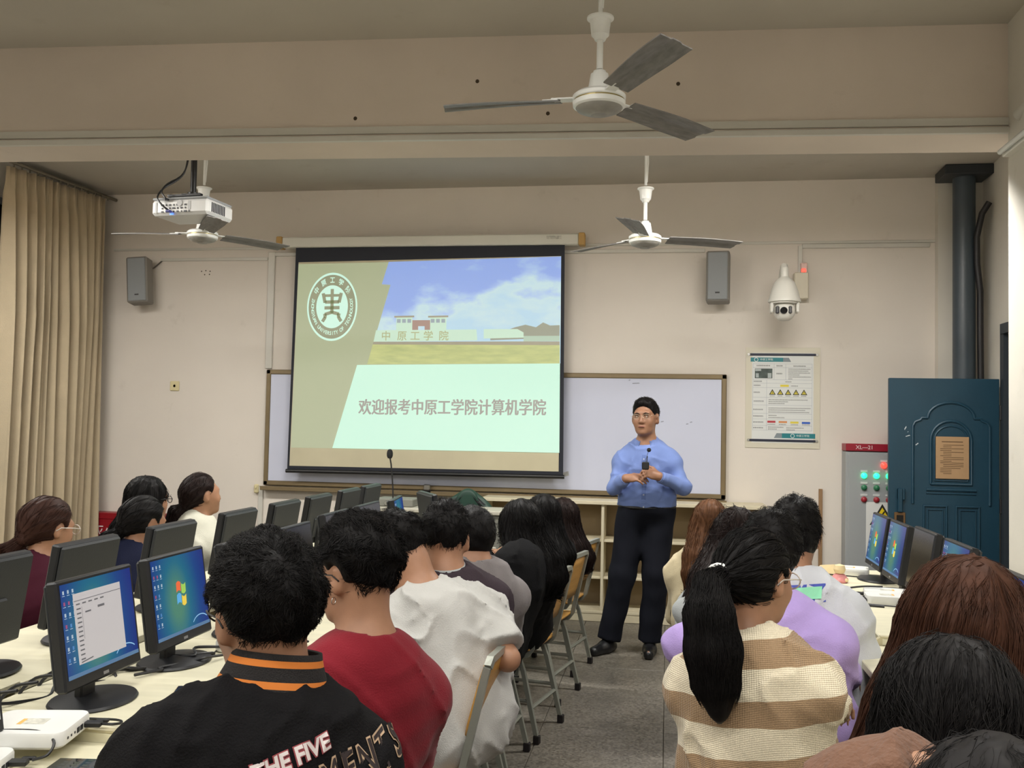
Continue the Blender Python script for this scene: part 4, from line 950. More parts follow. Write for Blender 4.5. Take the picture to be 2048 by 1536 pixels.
# ---- plywood classroom chairs
M_tube = mat('chair_tube', (150,152,142), .34, .35, noise=.05, nscale=20); M_ply = mat('chair_plywood', (188,140,70), .35, noise=.12, nscale=7, stretch=(1,1,8)); M_ft = mat('chair_foot', (24,18,20), .6)
def make_chair(label):
    """faces +y; seat .42 high"""
    t = thing('classroom_chair', label, 'chair', (0,0,0), 0, 'plywood classroom chairs')
    w = .165
    for sx in (-1,1):
        G().tube([(sx*w,-.245,.765),(sx*w,-.238,.74),(sx*w,-.17,.44),(sx*w,-.145,.405),(sx*w,-.10,.395),(sx*w,.17,.395)], .0155, 4, sq=True).build('side_frame', M_tube, t)
        for y0, y1 in ((-.10,-.20),(.12,.17)):
            l = G().tube([(sx*w,y0,.39),(sx*(w+.004),y0+(y1-y0)*.25,.33),(sx*(w+.012),y1,.035)], .0145, 4, sq=True).build('leg', M_tube, t)
            G().box((sx*(w+.013),y1+.003*(1 if y1>0 else -1),.02), (.030,.030,.04), 0, .003).build('rubber_foot', M_ft, l)
    G().tube([(-w,-.247,.765),(-w+.02,-.25,.785),(w-.02,-.25,.785),(w,-.247,.765)], .0155, 4, sq=True).build('top_bar', M_tube, t)
    for y, z in ((-.17,.16),(.155,.16)): G().tube([(-w-.005,y,z),(w+.005,y,z)], .010, 6).build('stretcher', M_tube, t)
    for sx in (-1,1): G().tube([(sx*(w+.006),-.17,.19),(sx*(w+.006),.155,.19)], .009, 6).build('stretcher', M_tube, t)
    def ply(grid, name, th):
        n = len(grid[0]); vs = [p for r_ in grid for p in r_]; fs = []
        for j in range(len(grid)-1):
            for i in range(n-1): a = j*n+i; fs.append((a,a+1,a+n+1,a+n))
        o = G().add(vs, fs).build(name, M_ply, t, 'all'); s = o.modifiers.new('thick','SOLIDIFY'); s.thickness = th; s.offset = 0; return o
    gr = []
    for j in range(7):
        v = j/6; r_ = []
        for i in range(9):
            u = i/8*2-1; ww = .175*(1-.10*max(0,(v-.8)/.2)**2-.10*max(0,(.2-v)/.2)**2); z = .545+.225*v
            r_.append((u*ww, -.192-.058*v+.0-.012*(1-u*u)+.012, z))
        gr.append(r_)
    b = ply(gr, 'backrest', .012)
    gr = []
    for j in range(7):
        v = j/6; r_ = []
        for i in range(9): u = i/8*2-1; ww = .185*(1-.12*max(0,(v-.8)/.2)**2); r_.append((u*ww, -.16+.36*v, .420+.008*u*u+.008*(1-v)**2-.012*max(0,v-.8)*5*v))
        gr.append(r_)
    ply(gr, 'seat', .012)
    return t
# ================================================================ smooth bodies: distance fields meshed with surface nets
V = lambda *a: np.array(a, float)
def nrm(v): v = np.asarray(v, float); return v/(np.linalg.norm(v)+1e-9)
class Field:
    def __init__(s): s.p = []
    def cone(s, a, b, ra, rb=None, k=.03, op='+'): s.p.append(('c', V(*a), V(*b), ra, ra if rb is None else rb, k, op)); return s
    def ell(s, c, r, B=None, k=.03, op='+'): s.p.append(('e', V(*c), V(*r), B, None, k, op)); return s
    def half(s, n, c, k=.01): s.p.append(('h', nrm(n), V(*c), None, None, k, '&')); return s      # keeps the side n points away from
    def capped(s, a, b, ra, rb, c0, n, k=.02): s.p.append(('x', V(*a), V(*b), ra, rb, k, '+', V(*c0), nrm(n))); return s
    def wave(s, fn): s.p.append(('w', fn)); return s
    def copy(s): f = Field(); f.p = list(s.p); return f
    def __call__(s, P):
        P = np.asarray(P, np.float32); d = None
        for q in s.p:
            t = q[0]
            if t == 'w': d = d + q[1](P); continue
            if t in 'cx':
                a, b = q[1].astype(np.float32), q[2].astype(np.float32); ab = b-a; pa = P-a
                h = np.clip((pa@ab)/max(float(ab@ab),1e-9), 0, 1); pa -= h[:,None]*ab; e = np.sqrt(np.einsum('ij,ij->i',pa,pa))-(q[3]+(q[4]-q[3])*h)
                if t == 'x': e = np.maximum(e, (P-q[7].astype(np.float32))@q[8].astype(np.float32))
            elif t == 'e':
                x = P-q[1].astype(np.float32)
                if q[3] is not None: x = x@q[3].astype(np.float32)
                r = q[2].astype(np.float32); x = x/r; k0 = np.sqrt(np.einsum('ij,ij->i',x,x)); x /= r; k1 = np.sqrt(np.einsum('ij,ij->i',x,x))+1e-6; e = k0*(k0-1)/k1
                e = np.where(k0 < 1e-3, -float(min(q[2])), e)
            else: e = (P-q[2].astype(np.float32))@q[1].astype(np.float32)
            k, op = q[5], q[6]
            if d is None: d = e; continue
            if op == '+':
                h = np.clip(.5+.5*(d-e)/k, 0, 1); d = d*(1-h)+e*h-k*h*(1-h)
            elif op == '-':
                e = -e; h = np.clip(.5-.5*(d-e)/k, 0, 1); d = e*h+d*(1-h)+k*h*(1-h); d = np.where(True, d, d)
                d = np.maximum(d, e-0*k) if k < 1e-4 else d
            else:
                h = np.clip(.5-.5*(d-e)/k, 0, 1); d = e*h+d*(1-h)+k*h*(1-h)
        return d
    def grad(s, P, e=.002):
        K = np.array([[1,-1,-1],[-1,-1,1],[-1,1,-1],[1,1,1]],np.float32); P = np.asarray(P,np.float32); n = len(P); v = s(np.concatenate([P+k*e for k in K])).reshape(4,n); g = v.T@K
        return g/(np.linalg.norm(g, axis=1, keepdims=True)+1e-9)
    def bounds(s, m=.03):
        lo, hi = V(9,9,9), V(-9,-9,-9)
        for q in s.p:
            if q[0] in 'cx':
                if q[6] != '+': continue
                r = max(q[3],q[4])
                for c in (q[1],q[2]): lo = np.minimum(lo, c-r); hi = np.maximum(hi, c+r)
            elif q[0] == 'e' and q[6] == '+': r = max(q[2]) if q[3] is not None else q[2]; lo = np.minimum(lo, q[1]-r); hi = np.maximum(hi, q[1]+r)
        return lo-m, hi+m
def np_mesh(name, verts, faces, mats, parent=None, smooth=True, mi=None):
    me = bpy.data.meshes.new(name); nv, nf = len(verts), len(faces); k = faces.shape[1]
    me.vertices.add(nv); me.vertices.foreach_set('co', np.asarray(verts, np.float32).ravel())
    me.loops.add(nf*k); me.loops.foreach_set('vertex_index', faces.astype(np.int32).ravel())
    me.polygons.add(nf); me.polygons.foreach_set('loop_start', np.arange(0,nf*k,k,dtype=np.int32)); me.polygons.foreach_set('loop_total', np.full(nf,k,np.int32))
    me.polygons.foreach_set('use_smooth', np.full(nf, smooth))
    for m in (mats if isinstance(mats,(list,tuple)) else [mats]): me.materials.append(m)
    if mi is not None: me.polygons.foreach_set('material_index', mi.astype(np.int32))
    me.update(calc_edges=True)
    o = bpy.data.objects.new(name, me); COL.objects.link(o)
    if parent: o.parent = parent
    return o
def mesh_field(F, h, origin=(0,0,0), relax=1):
    lo, hi = F.bounds(.02); nb = np.ceil((hi-lo)/(4*h)).astype(int)+1; n = nb*4
    bi = np.stack(np.meshgrid(*[np.arange(k) for k in nb], indexing='ij'), -1).reshape(-1,3)
    dc = F(lo+(bi*4+1.5)*h)
    act = np.abs(dc) < 7.5*h
    D = np.repeat(np.repeat(np.repeat(dc.reshape(nb),4,0),4,1),4,2).astype(np.float32)
    off = np.stack(np.meshgrid(*[np.arange(4)]*3, indexing='ij'), -1).reshape(-1,3)
    ix = (bi[act][:,None,:]*4+off[None]).reshape(-1,3)
    vals = np.concatenate([F(lo+c*h) for c in np.array_split(ix, max(1,len(ix)//200000))])
    D[ix[:,0],ix[:,1],ix[:,2]] = vals
    S = (D < 0); C = np.zeros(tuple(n-1), np.int8)
    co = [(a,b,c) for a in (0,1) for b in (0,1) for c in (0,1)]
    sl = lambda A, o: A[o[0]:o[0]+n[0]-1, o[1]:o[1]+n[1]-1, o[2]:o[2]+n[2]-1]
    for o in co: C += sl(S,o)
    cells = np.argwhere((C > 0) & (C < 8))
    cv = np.stack([D[cells[:,0]+o[0],cells[:,1]+o[1],cells[:,2]+o[2]] for o in co], 1)
    acc = np.zeros((len(cells),3)); cnt = np.zeros(len(cells))
    for i in range(8):
        for j in range(i+1,8):
            df = [co[j][q]-co[i][q] for q in range(3)]
            if sum(abs(x) for x in df) != 1: continue
            a, b = cv[:,i], cv[:,j]; m = (a < 0) != (b < 0); t = np.where(m, a/(a-b+1e-12), 0)
            acc += m[:,None]*(np.array(co[i])+t[:,None]*np.array(df)); cnt += m
    vert = cells+acc/cnt[:,None]
    ids = np.full(tuple(n-1), -1, np.int64); ids[cells[:,0],cells[:,1],cells[:,2]] = np.arange(len(cells))
    faces = []
    for ax in range(3):
        u, v = [(1,2),(2,0),(0,1)][ax]; o = [0,0,0]; o[ax] = 1
        A = S[:n[0]-o[0],:n[1]-o[1],:n[2]-o[2]]; B = S[o[0]:,o[1]:,o[2]:]; e = np.argwhere(A != B)
        e = e[(e[:,u] > 0) & (e[:,v] > 0) & (e[:,u] < n[u]-1) & (e[:,v] < n[v]-1)]
        if not len(e): continue
        q = []
        for du, dv in ((0,0),(1,0),(1,1),(0,1)):
            c = e.copy(); c[:,u] -= du; c[:,v] -= dv; q.append(ids[c[:,0],c[:,1],c[:,2]])
        q = np.stack(q,1); fl = ~A[e[:,0],e[:,1],e[:,2]]; q[fl] = q[fl][:,::-1]; faces.append(q)
    faces = np.concatenate(faces); faces = faces[(faces >= 0).all(1)]
    P = lo+vert*h
    for _ in range(relax):                      # even the vertices out, then pull them back onto the surface
        s_ = np.zeros_like(P); c_ = np.zeros(len(P))
        for a, b in ((0,1),(1,2),(2,3),(3,0)):
            np.add.at(s_, faces[:,a], P[faces[:,b]]); np.add.at(c_, faces[:,a], 1); np.add.at(s_, faces[:,b], P[faces[:,a]]); np.add.at(c_, faces[:,b], 1)
        P = P*.5+.5*s_/np.maximum(c_,1)[:,None]
    return P-np.asarray(origin), faces
def field_obj(name, F, h, mats, parent, origin):
    v, f = mesh_field(F, h, origin); return np_mesh(name, v, f, mats, parent)
def ripple(amp, freq, seed, dirs=None):
    r = np.random.RandomState(seed); D = r.normal(size=(5,3)).astype(np.float32); D /= np.linalg.norm(D,axis=1,keepdims=True)
    if dirs is not None: D = D*np.asarray(dirs,np.float32)
    ph = r.uniform(0,6.28,5)
    def fn(P):
        x = np.sin(P@D[0]*freq*.5+ph[0])*1.6
        a = np.sin(P@D[1]*freq+ph[1]+x)*np.sin(P@D[2]*freq*1.35+ph[2])
        b = np.sin(P@D[3]*freq*2.1+ph[3]+1.5*x)*.5*np.sin(P@D[4]*freq*.8+ph[4])
        return amp*(a+b)
    return fn
def creases(amp, freq, seed, D=None, sharp=3):
    """ridged cloth creases in a few random directions, patchy"""
    r = np.random.RandomState(seed+100); n = 4; A = r.normal(size=(n,3)).astype(np.float32); A /= np.linalg.norm(A,axis=1,keepdims=True); Bm = r.normal(size=(n,3)).astype(np.float32); ph = r.uniform(0,6.28,(n,3)); fr = freq*r.uniform(.7,1.4,n)
    def fn(P):
        o = np.zeros(len(P),np.float32)
        for i in range(n):
            w = np.sin(P@Bm[i]*freq*.45+ph[i,0])*1.3+.6*np.sin(P@Bm[(i+1)%n]*freq*.9+ph[i,1]); rd = (1-np.abs(np.sin(P@A[i]*fr[i]*.5+w)))**sharp
            o -= amp*rd*np.clip(.5+np.sin(P@Bm[(i+2)%n]*freq*.35+ph[i,2]),0,1)
        return o
    return fn
def folds(amp, cuts, seed):
    """cloth folds: soft ridges running away from given points (armpit, waist) along given directions"""
    r = np.random.RandomState(seed); items = [(V(*c), nrm(d), r.uniform(.6,1.2), L, w) for c, d, L, w in cuts]
    def fn(P):
        o = np.zeros(len(P), np.float32)
        for c, d, s, L, w in items:
            x = P-c.astype(np.float32); t = x@d.astype(np.float32); e = x-t[:,None]*d.astype(np.float32)
            o -= s*amp*np.exp(-(np.linalg.norm(e[:, :],axis=1)/w)**2)*np.clip(1-np.abs(t)/L,0,1)
        return o
    return fn

# ---- strands of hair as fine tapering tubes, one child mesh per head
def strands(name, F, starts, flow, parent, origin, m, steps=8, step=.02, r=.0007, lift=.002, wob=.25, seed=0, rise=0.0, zmin=None):
    rs = np.random.RandomState(seed); P = starts.copy(); N = len(P); path = [P.copy()]; lf = rs.uniform(.0,1,N)*lift
    ph = rs.uniform(0,6.28,(N,3)); jit = rs.normal(size=(N,3))*wob; ln = rs.uniform(.55,1.15,N)
    for k in range(steps):
        d = flow(P); g = F.grad(P).astype(np.float64)
        d = d+jit*.5+.35*wob*np.sin(ph+k*.9); d = d-(d*g).sum(1,keepdims=True)*g; d /= np.linalg.norm(d,axis=1,keepdims=True)+1e-9
        P = P+d*(step*ln)[:,None]; dd = F(P); P = P-g*((dd-lf-rise*(k+1)*rs.uniform(.3,1,N)))[:,None]*.8; path.append(P.copy())
    path = np.stack(path,1); S = steps+1
    if zmin is not None: path = path[path[:,:,2].min(1) > zmin]; N = len(path)
    t = np.gradient(path, axis=1); t /= np.linalg.norm(t,axis=2,keepdims=True)+1e-9
    up = np.array([.31,.52,.79]); a = np.cross(t, up); a /= np.linalg.norm(a,axis=2,keepdims=True)+1e-9; b = np.cross(t,a)
    tp = np.interp(np.linspace(0,1,S),[0,.15,.7,1],[.5,1,.9,.12])*r
    ring = np.stack([path+(a*math.cos(q)+b*math.sin(q))*tp[None,:,None] for q in (0,2.094,4.189)],2)      # N,S,3,3
    idx = np.arange(N*S*3).reshape(N,S,3); f = []
    for q in range(3):
        q2 = (q+1)%3; f.append(np.stack([idx[:,:-1,q],idx[:,:-1,q2],idx[:,1:,q2],idx[:,1:,q]],-1).reshape(-1,4))
    o = np_mesh(name, ring.reshape(-1,3)-np.asarray(origin), np.concatenate(f), m, parent); o['kind'] = 'stuff'; return o

# ================================================================ people
def rotz(a): c, s = math.cos(R(a)), math.sin(R(a)); return np.array([[c,-s,0],[s,c,0],[0,0,1]])
def frame(yaw, pitch=0, roll=0):
    """columns right, forward, up; pitch>0 nods down, roll>0 tips towards the right shoulder"""
    p, q = R(-pitch), R(roll)
    Rx = np.array([[1,0,0],[0,math.cos(p),-math.sin(p)],[0,math.sin(p),math.cos(p)]]); Ry = np.array([[math.cos(q),0,math.sin(q)],[0,1,0],[-math.sin(q),0,math.cos(q)]])
    return rotz(yaw)@Rx@Ry
def skin_mat(nm, rgb):
    m = mat(nm, rgb, .5, noise=.06, nscale=30, bump=.04, bscale=300)
    b = m.node_tree.nodes['Principled BSDF']; b.inputs['Subsurface Weight'].default_value = 0; b.inputs['Subsurface Radius'].default_value = (.012,.005,.003); b.inputs['Subsurface Scale'].default_value = .6
    return m
SKIN = skin_mat('skin_warm', (162,119,92)); SKIN2 = skin_mat('skin_tan', (148,107,82)); LIPS = mat('lips', (138,82,70), .6)
def hair_mat(nm, rgb, rough=.55): return mat(nm, rgb, rough, noise=.25, nscale=40, spec=.13)
H_BLK = hair_mat('hair_black', (19,17,17)); H_BRN = hair_mat('hair_brown', (66,40,28)); H_DBR = hair_mat('hair_dark_brown', (34,24,22)); H_LBR = hair_mat('hair_light_brown', (96,64,42)); H_GRY = hair_mat('hair_soft_black', (30,28,28))
def head_field(F, H, B, s=1.0, female=False, ears=True, detail=False):
    T = lambda x,y,z: H+B@(V(x,y,z)*s); r = lambda *a: tuple(np.array(a)*s)
    F.ell(T(0,-.014,.028), r(.074,.094,.088), B, .03); F.ell(T(0,.030,-.026), r(.061,.064,.090), B, .035)
    F.ell(T(0,.040,-.078), r(.046 if not female else .042,.046,.034), B, .035); F.ell(T(0,.076,-.098), r(.022,.018,.017), B, .02)
    for q in (-1,1):
        F.ell(T(q*.040,.062,-.030), r(.022,.024,.026), B, .025)
        if ears:
            E_ = B@rotz(q*-22); F.ell(T(q*.079,-.010,-.006), r(.009,.021,.033), E_, .008); F.ell(T(q*.074,-.004,-.030), r(.008,.010,.012), B, .010)
            F.ell(T(q*.088,-.006,-.002), r(.006,.011,.018), E_, .006, '-')
    F.ell(T(0,.080,.024), r(.052,.018,.012), B, .022)
    F.cone(T(0,.090,.006), T(0,.106,-.032), .008*s, .012*s, .012)
    for q in (-1,1):
        F.ell(T(q*.013,.098,-.036), r(.009,.009,.007), B, .010); F.ell(T(q*.031,.099,.004), r(.017,.012,.009), B, .012, '-')
        F.ell(T(q*.031,.083,.004), r(.014,.011,.009), B, .005)
    F.ell(T(0,.092,-.060), r(.022,.010,.006), B, .008); F.ell(T(0,.090,-.071), r(.019,.010,.007), B, .008)
    if detail: F.cone(T(-.020,.104,-.0652), T(.020,.104,-.0652), .0022*s, .0022*s, .003, '-')
    return F
def hand_field(F, w, d, up, side, curl=35, s=1.0, k=.006, spread=1.0, thumb_in=.5):
    """wrist w, finger direction d, back-of-hand normal up, side=+1 thumb towards cross(d,up)"""
    d = nrm(d); up = nrm(up-np.dot(up,d)*d); x = np.cross(d,up)*side; P = lambda a,b,c: w+(d*a+x*b+up*c)*s
    F.ell(P(.048,.0,0), (.046*s,.040*s,.016*s), np.stack([d,x,up],1), .018)
    F.cone(P(.0,0,0), P(.04,0,0), .024*s, .026*s, .02)
    for i,(b,l,r_) in enumerate(((.030,.072,.0088),(.010,.080,.0092),(-.010,.074,.0088),(-.029,.058,.0078))):
        p = P(.082-.006*abs(i-1),b,0); a = R(8+i*2); dirn = nrm(d+x*b*2.2*spread); cur = p; l = l*s
        for j,fr in enumerate((.46,.31,.23)):
            a += R(curl*(.8,1.0,.7)[j]); dd = dirn*math.cos(a)-up*math.sin(a); nx = cur+dd*l*fr; F.cone(cur,nx,r_*s*(1-.08*j),r_*s*(1-.08*(j+1)),k); cur = nx
    p0 = P(.022,.030,-.006); p1 = p0+nrm(d*.75+x*.75-up*.25)*.036*s; p2 = p1+nrm(d*.9+x*(.45-thumb_in)-up*.35)*.030*s; p3 = p2+nrm(d*.9-x*thumb_in*.6-up*.3)*.024*s
    F.cone(p0,p1,.014*s,.0115*s,.012); F.cone(p1,p2,.0112*s,.0105*s,k); F.cone(p2,p3,.0105*s,.0085*s,k)
    return F
class Person:
    """joints are world points; meshes are stored relative to the root at the figure's base"""
    def __init__(s, label, H, hip, yaw, head=(0,0,0), sex='m', skin=None, arms=None, legs='sit', h=.010, sw=None, seat=.43, sc=None, group=None, neck=.165, girth=1.0, base=None, ears=True, detail=False, ar=1.0, sd=None):
        s.H = V(*H); s.female = sex == 'f'; s.h = h; s.sc = sc = sc or (.95 if sex == 'f' else 1.0); s.skin = skin or SKIN; s.girth = girth; s.ar = ar; s.yaw = yaw; s.arms = {}
        s.B = frame(*head); s.hip = V(*hip) if len(hip) == 3 else V(hip[0],hip[1],seat+.10)
        s.o = V(*(base or (s.hip[0],s.hip[1],0))); s.root = thing('person', label, 'person', tuple(s.o), 0, group)
        s.N = s.H+s.B@V(0,-.028,-neck*.72)*sc-V(0,0,neck*.30); u = nrm(s.N-s.hip); f = rotz(yaw)@V(0,1,0); r = nrm(np.cross(f,u)); f = np.cross(u,r)
        s.r, s.f, s.u = r, f, u; s.T = np.stack([r,f,u],1); s.L = np.linalg.norm(s.N-s.hip); s.sw = sw or (.138 if s.female else .162)
        s.sh = {q: s.N-u*(sd or (.105 if s.female else .118))+r*q*s.sw for q in (-1,1)}
        for q in (-1,1):
            a = (arms or {}).get(q)
            if a is None: el = s.sh[q]+r*q*.045+f*.09-u*.25; wr = el+f*.22-r*q*.07-V(0,0,.01)
            else: el, wr = [V(*p) for p in a[:2]]
            s.arms[q] = (el, wr, (a[2] if a is not None and len(a) > 2 else None))
        F = Field(); F.ell(s.H, (.05,.05,.05)); head_field(F, s.H, s.B, sc, s.female, ears, detail)
        nr = .046 if s.female else .055
        F.cone(s.H+s.B@V(0,-.030,-.055), s.N, nr, nr*1.06, .03); F.cone(s.N, s.N-u*.06-f*.005, nr*1.06, nr*1.25, .05)
        s.torso(F, -.012)
        for q in (-1,1):
            el, wr, hd = s.arms[q]; a0 = .040 if s.female else .047
            F.cone(s.sh[q], el, a0, a0*.78, .03); F.cone(el, wr, a0*.80, a0*.55, .02)
            d, upv, curl, th = hd if hd else (nrm(wr-el), u, 35, .5)
            hand_field(F, wr, V(*d), V(*upv), -q if hd is None else -q, curl, .98 if not s.female else .90, thumb_in=th)
        s.leg_pts(legs)
        for q in (-1,1):
            hp, kn, an, to = s.leg[q]; F.cone(hp, kn, .070, .050, .03); F.cone(kn, an, .050, .034, .03); F.cone(an+V(0,0,-.04), to+V(0,0,-.005), .030, .026, .03)
        s.F = F; s.body = field_obj('body', F, h, s.skin, s.root, s.o)
    def leg_pts(s, legs):
        s.leg = {}; ly = R(88 if -2 < s.hip[0] < 0 else -88); ff = V(-math.sin(ly),math.cos(ly),0); lr = V(ff[1],-ff[0],0)
        for q in (-1,1):
            hp = s.hip+(lr*.6+s.r*.4)*q*.088
            if legs == 'sit': kn = V(*(s.hip[:2]+ff[:2]*.40+lr[:2]*q*.09),s.hip[2]-.03); an = V(*(kn[:2]-ff[:2]*.03),.085); to = an+ff*.15+V(0,0,-.045)
            else: hp, kn, an, to = [V(*p) for p in legs[q]]
            s.leg[q] = (hp,kn,an,to)
    def torso(s, F, t, low=0.0):
        w = s.girth*(.92 if s.female else 1.06); hip, u, f, L = s.hip, s.u, s.f, s.L; T = s.T
        F.ell(hip+u*(.05*L), (.165*w+t,.125+t,.12+t), T, .05); F.ell(hip+u*(.38*L)-f*.005, (.140*w+t,.108+t,.17+t), T, .06)
        F.ell(hip+u*(.68*L)-f*.012, (.162*w+t,.115+t,.18+t), T, .06)
        F.cone(s.sh[-1]-s.u*.012, s.sh[1]-s.u*.012, .050+t, .050+t, .05)
        for q in (-1,1): F.cone(s.N-u*.045-f*.012, s.sh[q]-u*.004, .046+t*.8, .048+t, .05)
        return F
    def top(s, m, t=.016, sleeve=1.0, name='shirt', seed=1, wr=.004, neckr=None, hem=-.06, extra=None, cuff=.010, freq=26, amp2=1.0, mi=None, hood=False, loose=0.0, foldlist=None):
        """sleeve: 1 = to the wrist, .5 = half the upper arm ... as a share of the whole arm"""
        F = Field(); s.torso(F, t)
        if loose: F.ell(s.hip+s.u*.22*s.L, (.165*s.girth+t+loose,.125+t+loose,.22), s.T, .08)
        a0 = ((.040 if s.female else .047)+t*.75)*s.ar
        for q in (-1,1):
            el, wr_, _ = s.arms[q]; La = np.linalg.norm(el-s.sh[q]); Lb = np.linalg.norm(wr_-el); tot = La+Lb; cut = sleeve*tot
            if cut <= La: e = s.sh[q]+(el-s.sh[q])*(cut/La); F.capped(s.sh[q], el, a0+.004, a0*.92+.006, e, el-s.sh[q], .035)
            else:
                F.cone(s.sh[q], el, a0, a0*.86, .035); e = el+(wr_-el)*((cut-La)/Lb); F.capped(el, wr_, a0*.86, a0*.62+cuff*.5, e, wr_-el, .03)
        if hood: F.ell(s.N-s.f*.075-s.u*.01, (.095,.055,.075), s.T, .04); F.ell(s.N-s.f*.02+s.u*.015, (.085,.085,.035), s.T, .03)
        if extra: extra(F)
        nr = neckr or (.056 if s.female else .064)
        F.wave(ripple(wr*.8, freq, seed)); F.wave(creases(wr*1.7*amp2, freq*1.15, seed+9))
        if foldlist: F.wave(folds(.010, foldlist, seed))
        F.half(-s.u, s.hip+s.u*hem, .006)
        F.cone(s.N-s.u*.028+s.f*.010, s.N+s.u*.14, nr, nr*1.02, .008, '-')
        s.Ft = F; s.topo = field_obj(name, F, s.h, m, s.root, s.o); return s.topo
    def bottom(s, m, t=.016, name='trousers', seed=3, wr=.003, end=.97):
        F = Field(); hip = s.hip; F.ell(hip+s.u*.03, (.165*s.girth+t,.122+t,.11), s.T, .05)
        for q in (-1,1):
            hp, kn, an, to = s.leg[q]; F.cone(hp, kn, .078+t, .058+t, .05); e = kn+(an-kn)*end; F.capped(kn, an, .058+t, .042+t*1.3, e+V(0,0,0), an-kn, .04)
        F.wave(ripple(wr, 24, seed)); F.half(s.u, hip+s.u*.085, .006)
        s.Fb = F; return field_obj(name, F, max(s.h,.010), m, s.root, s.o)
    def shoes(s, m, sole=None):
        for q in (-1,1):
            hp, kn, an, to = s.leg[q]; d = nrm(V(*(to-an)[:2],0)); z0 = an[2]-.085; F = Field(); hl = V(an[0],an[1],z0+.035)-d*.035
            F.cone(hl, hl+d*.08+V(0,0,.006), .036, .040, .03); F.cone(hl+d*.08, hl+d*.20+V(0,0,-.006), .040, .034, .04); F.cone(hl+V(0,0,.02)+d*.03, V(an[0],an[1],z0+.085), .034, .036, .03)
            F.half((0,0,-1), (0,0,z0+.003), .004); field_obj('shoe', F, .008, m, s.root, s.o)
    def hd(s, x, y, z): return s.H+s.B@(V(x,y,z)*s.sc)
    # ---------------------------------------------------------- hair
    def cap(s, F, t=.016, top=.010, k=.02, front=.030, nape=-.062, open_=0):
        B = s.B; sc = s.sc
        F.ell(s.hd(0,-.016,.030), np.array((.074+t,.095+t,.090+top))*sc, B, k); return F
    def cut_face(s, F, front=.030, slope=.45, nape=-.062, k=.012, ear=True):
        B = s.B; F.half(B@nrm(V(0,1,-slope)), s.hd(0,front,0), k)
        if nape is not None: F.half(B@nrm(V(0,.25,-1)), s.hd(0,-.06,nape), k)
        if ear:
            for q in (-1,1): F.ell(s.hd(q*.088,.004,-.012), np.array((.030,.028,.046))*s.sc, B, .010, '-')
        return F
    def short_hair(s, m, t=.014, top=.026, n=2600, seed=1, fade=True, L=.022, curly=0, r=.0008, nape=-.060, front=.030, slope=.45):
        F = Field(); s.cap(F, t, top)
        F.ell(s.hd(0,.030,.085), np.array((.060,.050,.032+top*.3))*s.sc, s.B, .03)
        fade = {True:.9,False:0}.get(fade,fade)
        if fade:   # tight sides and nape: hair thins towards the collar
            B = s.B; H = s.H; sc = s.sc
            def fn(P): z = (P-H.astype(np.float32))@B[:,2].astype(np.float32); return (t*fade*np.clip((.045-z/sc)/.075,0,1)).astype(np.float32)
            F.wave(fn)
        F.wave(ripple(.0035+.003*curly, 70, seed)); s.cut_face(F, front, slope, nape=nape); ob = field_obj('hair', F, min(s.h,.007), m, s.root, s.o)
        v, f = s._verts(ob); rs = np.random.RandomState(seed); B = s.B; up = B[:,2]
        crown = s.hd(0,-.075,.075); st = v[rs.randint(0,len(v),n)]+s.o; z = (st-s.H)@up
        def flow(P): d = P-crown; d = d/(np.linalg.norm(d,axis=1,keepdims=True)+1e-6); return d-.5*up*0+curly*np.sin(P@np.array([[90,40,0],[0,80,50],[60,0,85]]))*.9
        if n: ex_ = np.minimum(*[np.linalg.norm(st-s.hd(q*.082,0,-.008),axis=1) for q in (-1,1)]); strands('hair_strands', F, st[(z > -.03) & (ex_ > .052)], flow, ob, s.o, m, 4, L/4, r, .003, .5, seed, rise=L*.10)
        s.Fh = F; return ob
    def _verts(s, ob):
        v = np.empty(len(ob.data.vertices)*3, np.float32); ob.data.vertices.foreach_get('co', v); return v.reshape(-1,3).astype(float), None
    def long_hair(s, m, chains, t=.020, top=.016, n=1500, seed=1, L=.22, r=.0008, front=.030, slope=.45, ear=False, groove=.004, face=True, wob=.16, hz=None, thick=.03, lift=.004):
        """chains: lists of (point, radius) that fall from the scalp"""
        F = Field(); s.cap(F, t, top); segs = []
        for ch in chains:
            for (a,ra),(b,rb) in zip(ch[:-1],ch[1:]): F.cone(V(*a),V(*b),ra,rb,thick); segs.append((V(*a),V(*b)))
        rs = np.random.RandomState(seed); H = s.H.astype(np.float32); B = s.B; R_, Fw = B[:,0].astype(np.float32), B[:,1].astype(np.float32)
        def gr(P):
            x = (P-H)@R_; y = (P-H)@Fw; a = np.arctan2(x, -y+.001); z = P[:,2]
            return (groove*np.sin(a*17+1.5*np.sin(z*9)+seed)*np.sin(a*29+2*np.sin(z*6+2))+groove*.5*np.sin(a*53+np.sin(z*14))).astype(np.float32)
        F.wave(gr)
        if face: s.cut_face_local(F, front, slope, ear)
        ob = field_obj('hair', F, min(s.h,.008), m, s.root, s.o)
        v, f = s._verts(ob); st = v[rs.randint(0,len(v),n)]+s.o; crown = s.hd(0,-.03,.11)
        A = np.array([a for a,b in segs]); D = np.array([nrm(b-a) for a,b in segs]); Ln = np.array([np.linalg.norm(b-a) for a,b in segs])
        def flow(P):
            d = P-crown; sc_ = nrm_rows(d)+np.array([0,0,-1.0])
            x = P[:,None,:]-A[None]; tt = np.clip((x*D[None]).sum(2),0,Ln[None]); e = np.linalg.norm(x-tt[...,None]*D[None],axis=2); i = e.argmin(1)
            onhead = np.linalg.norm(P-s.H,axis=1) < .125*s.sc
            return np.where(onhead[:,None], sc_, D[i])
        if n: strands('hair_strands', F, st, flow, ob, s.o, m, 9, L/9, r, lift, wob, seed, rise=.0004)
        s.Fh = F; return ob
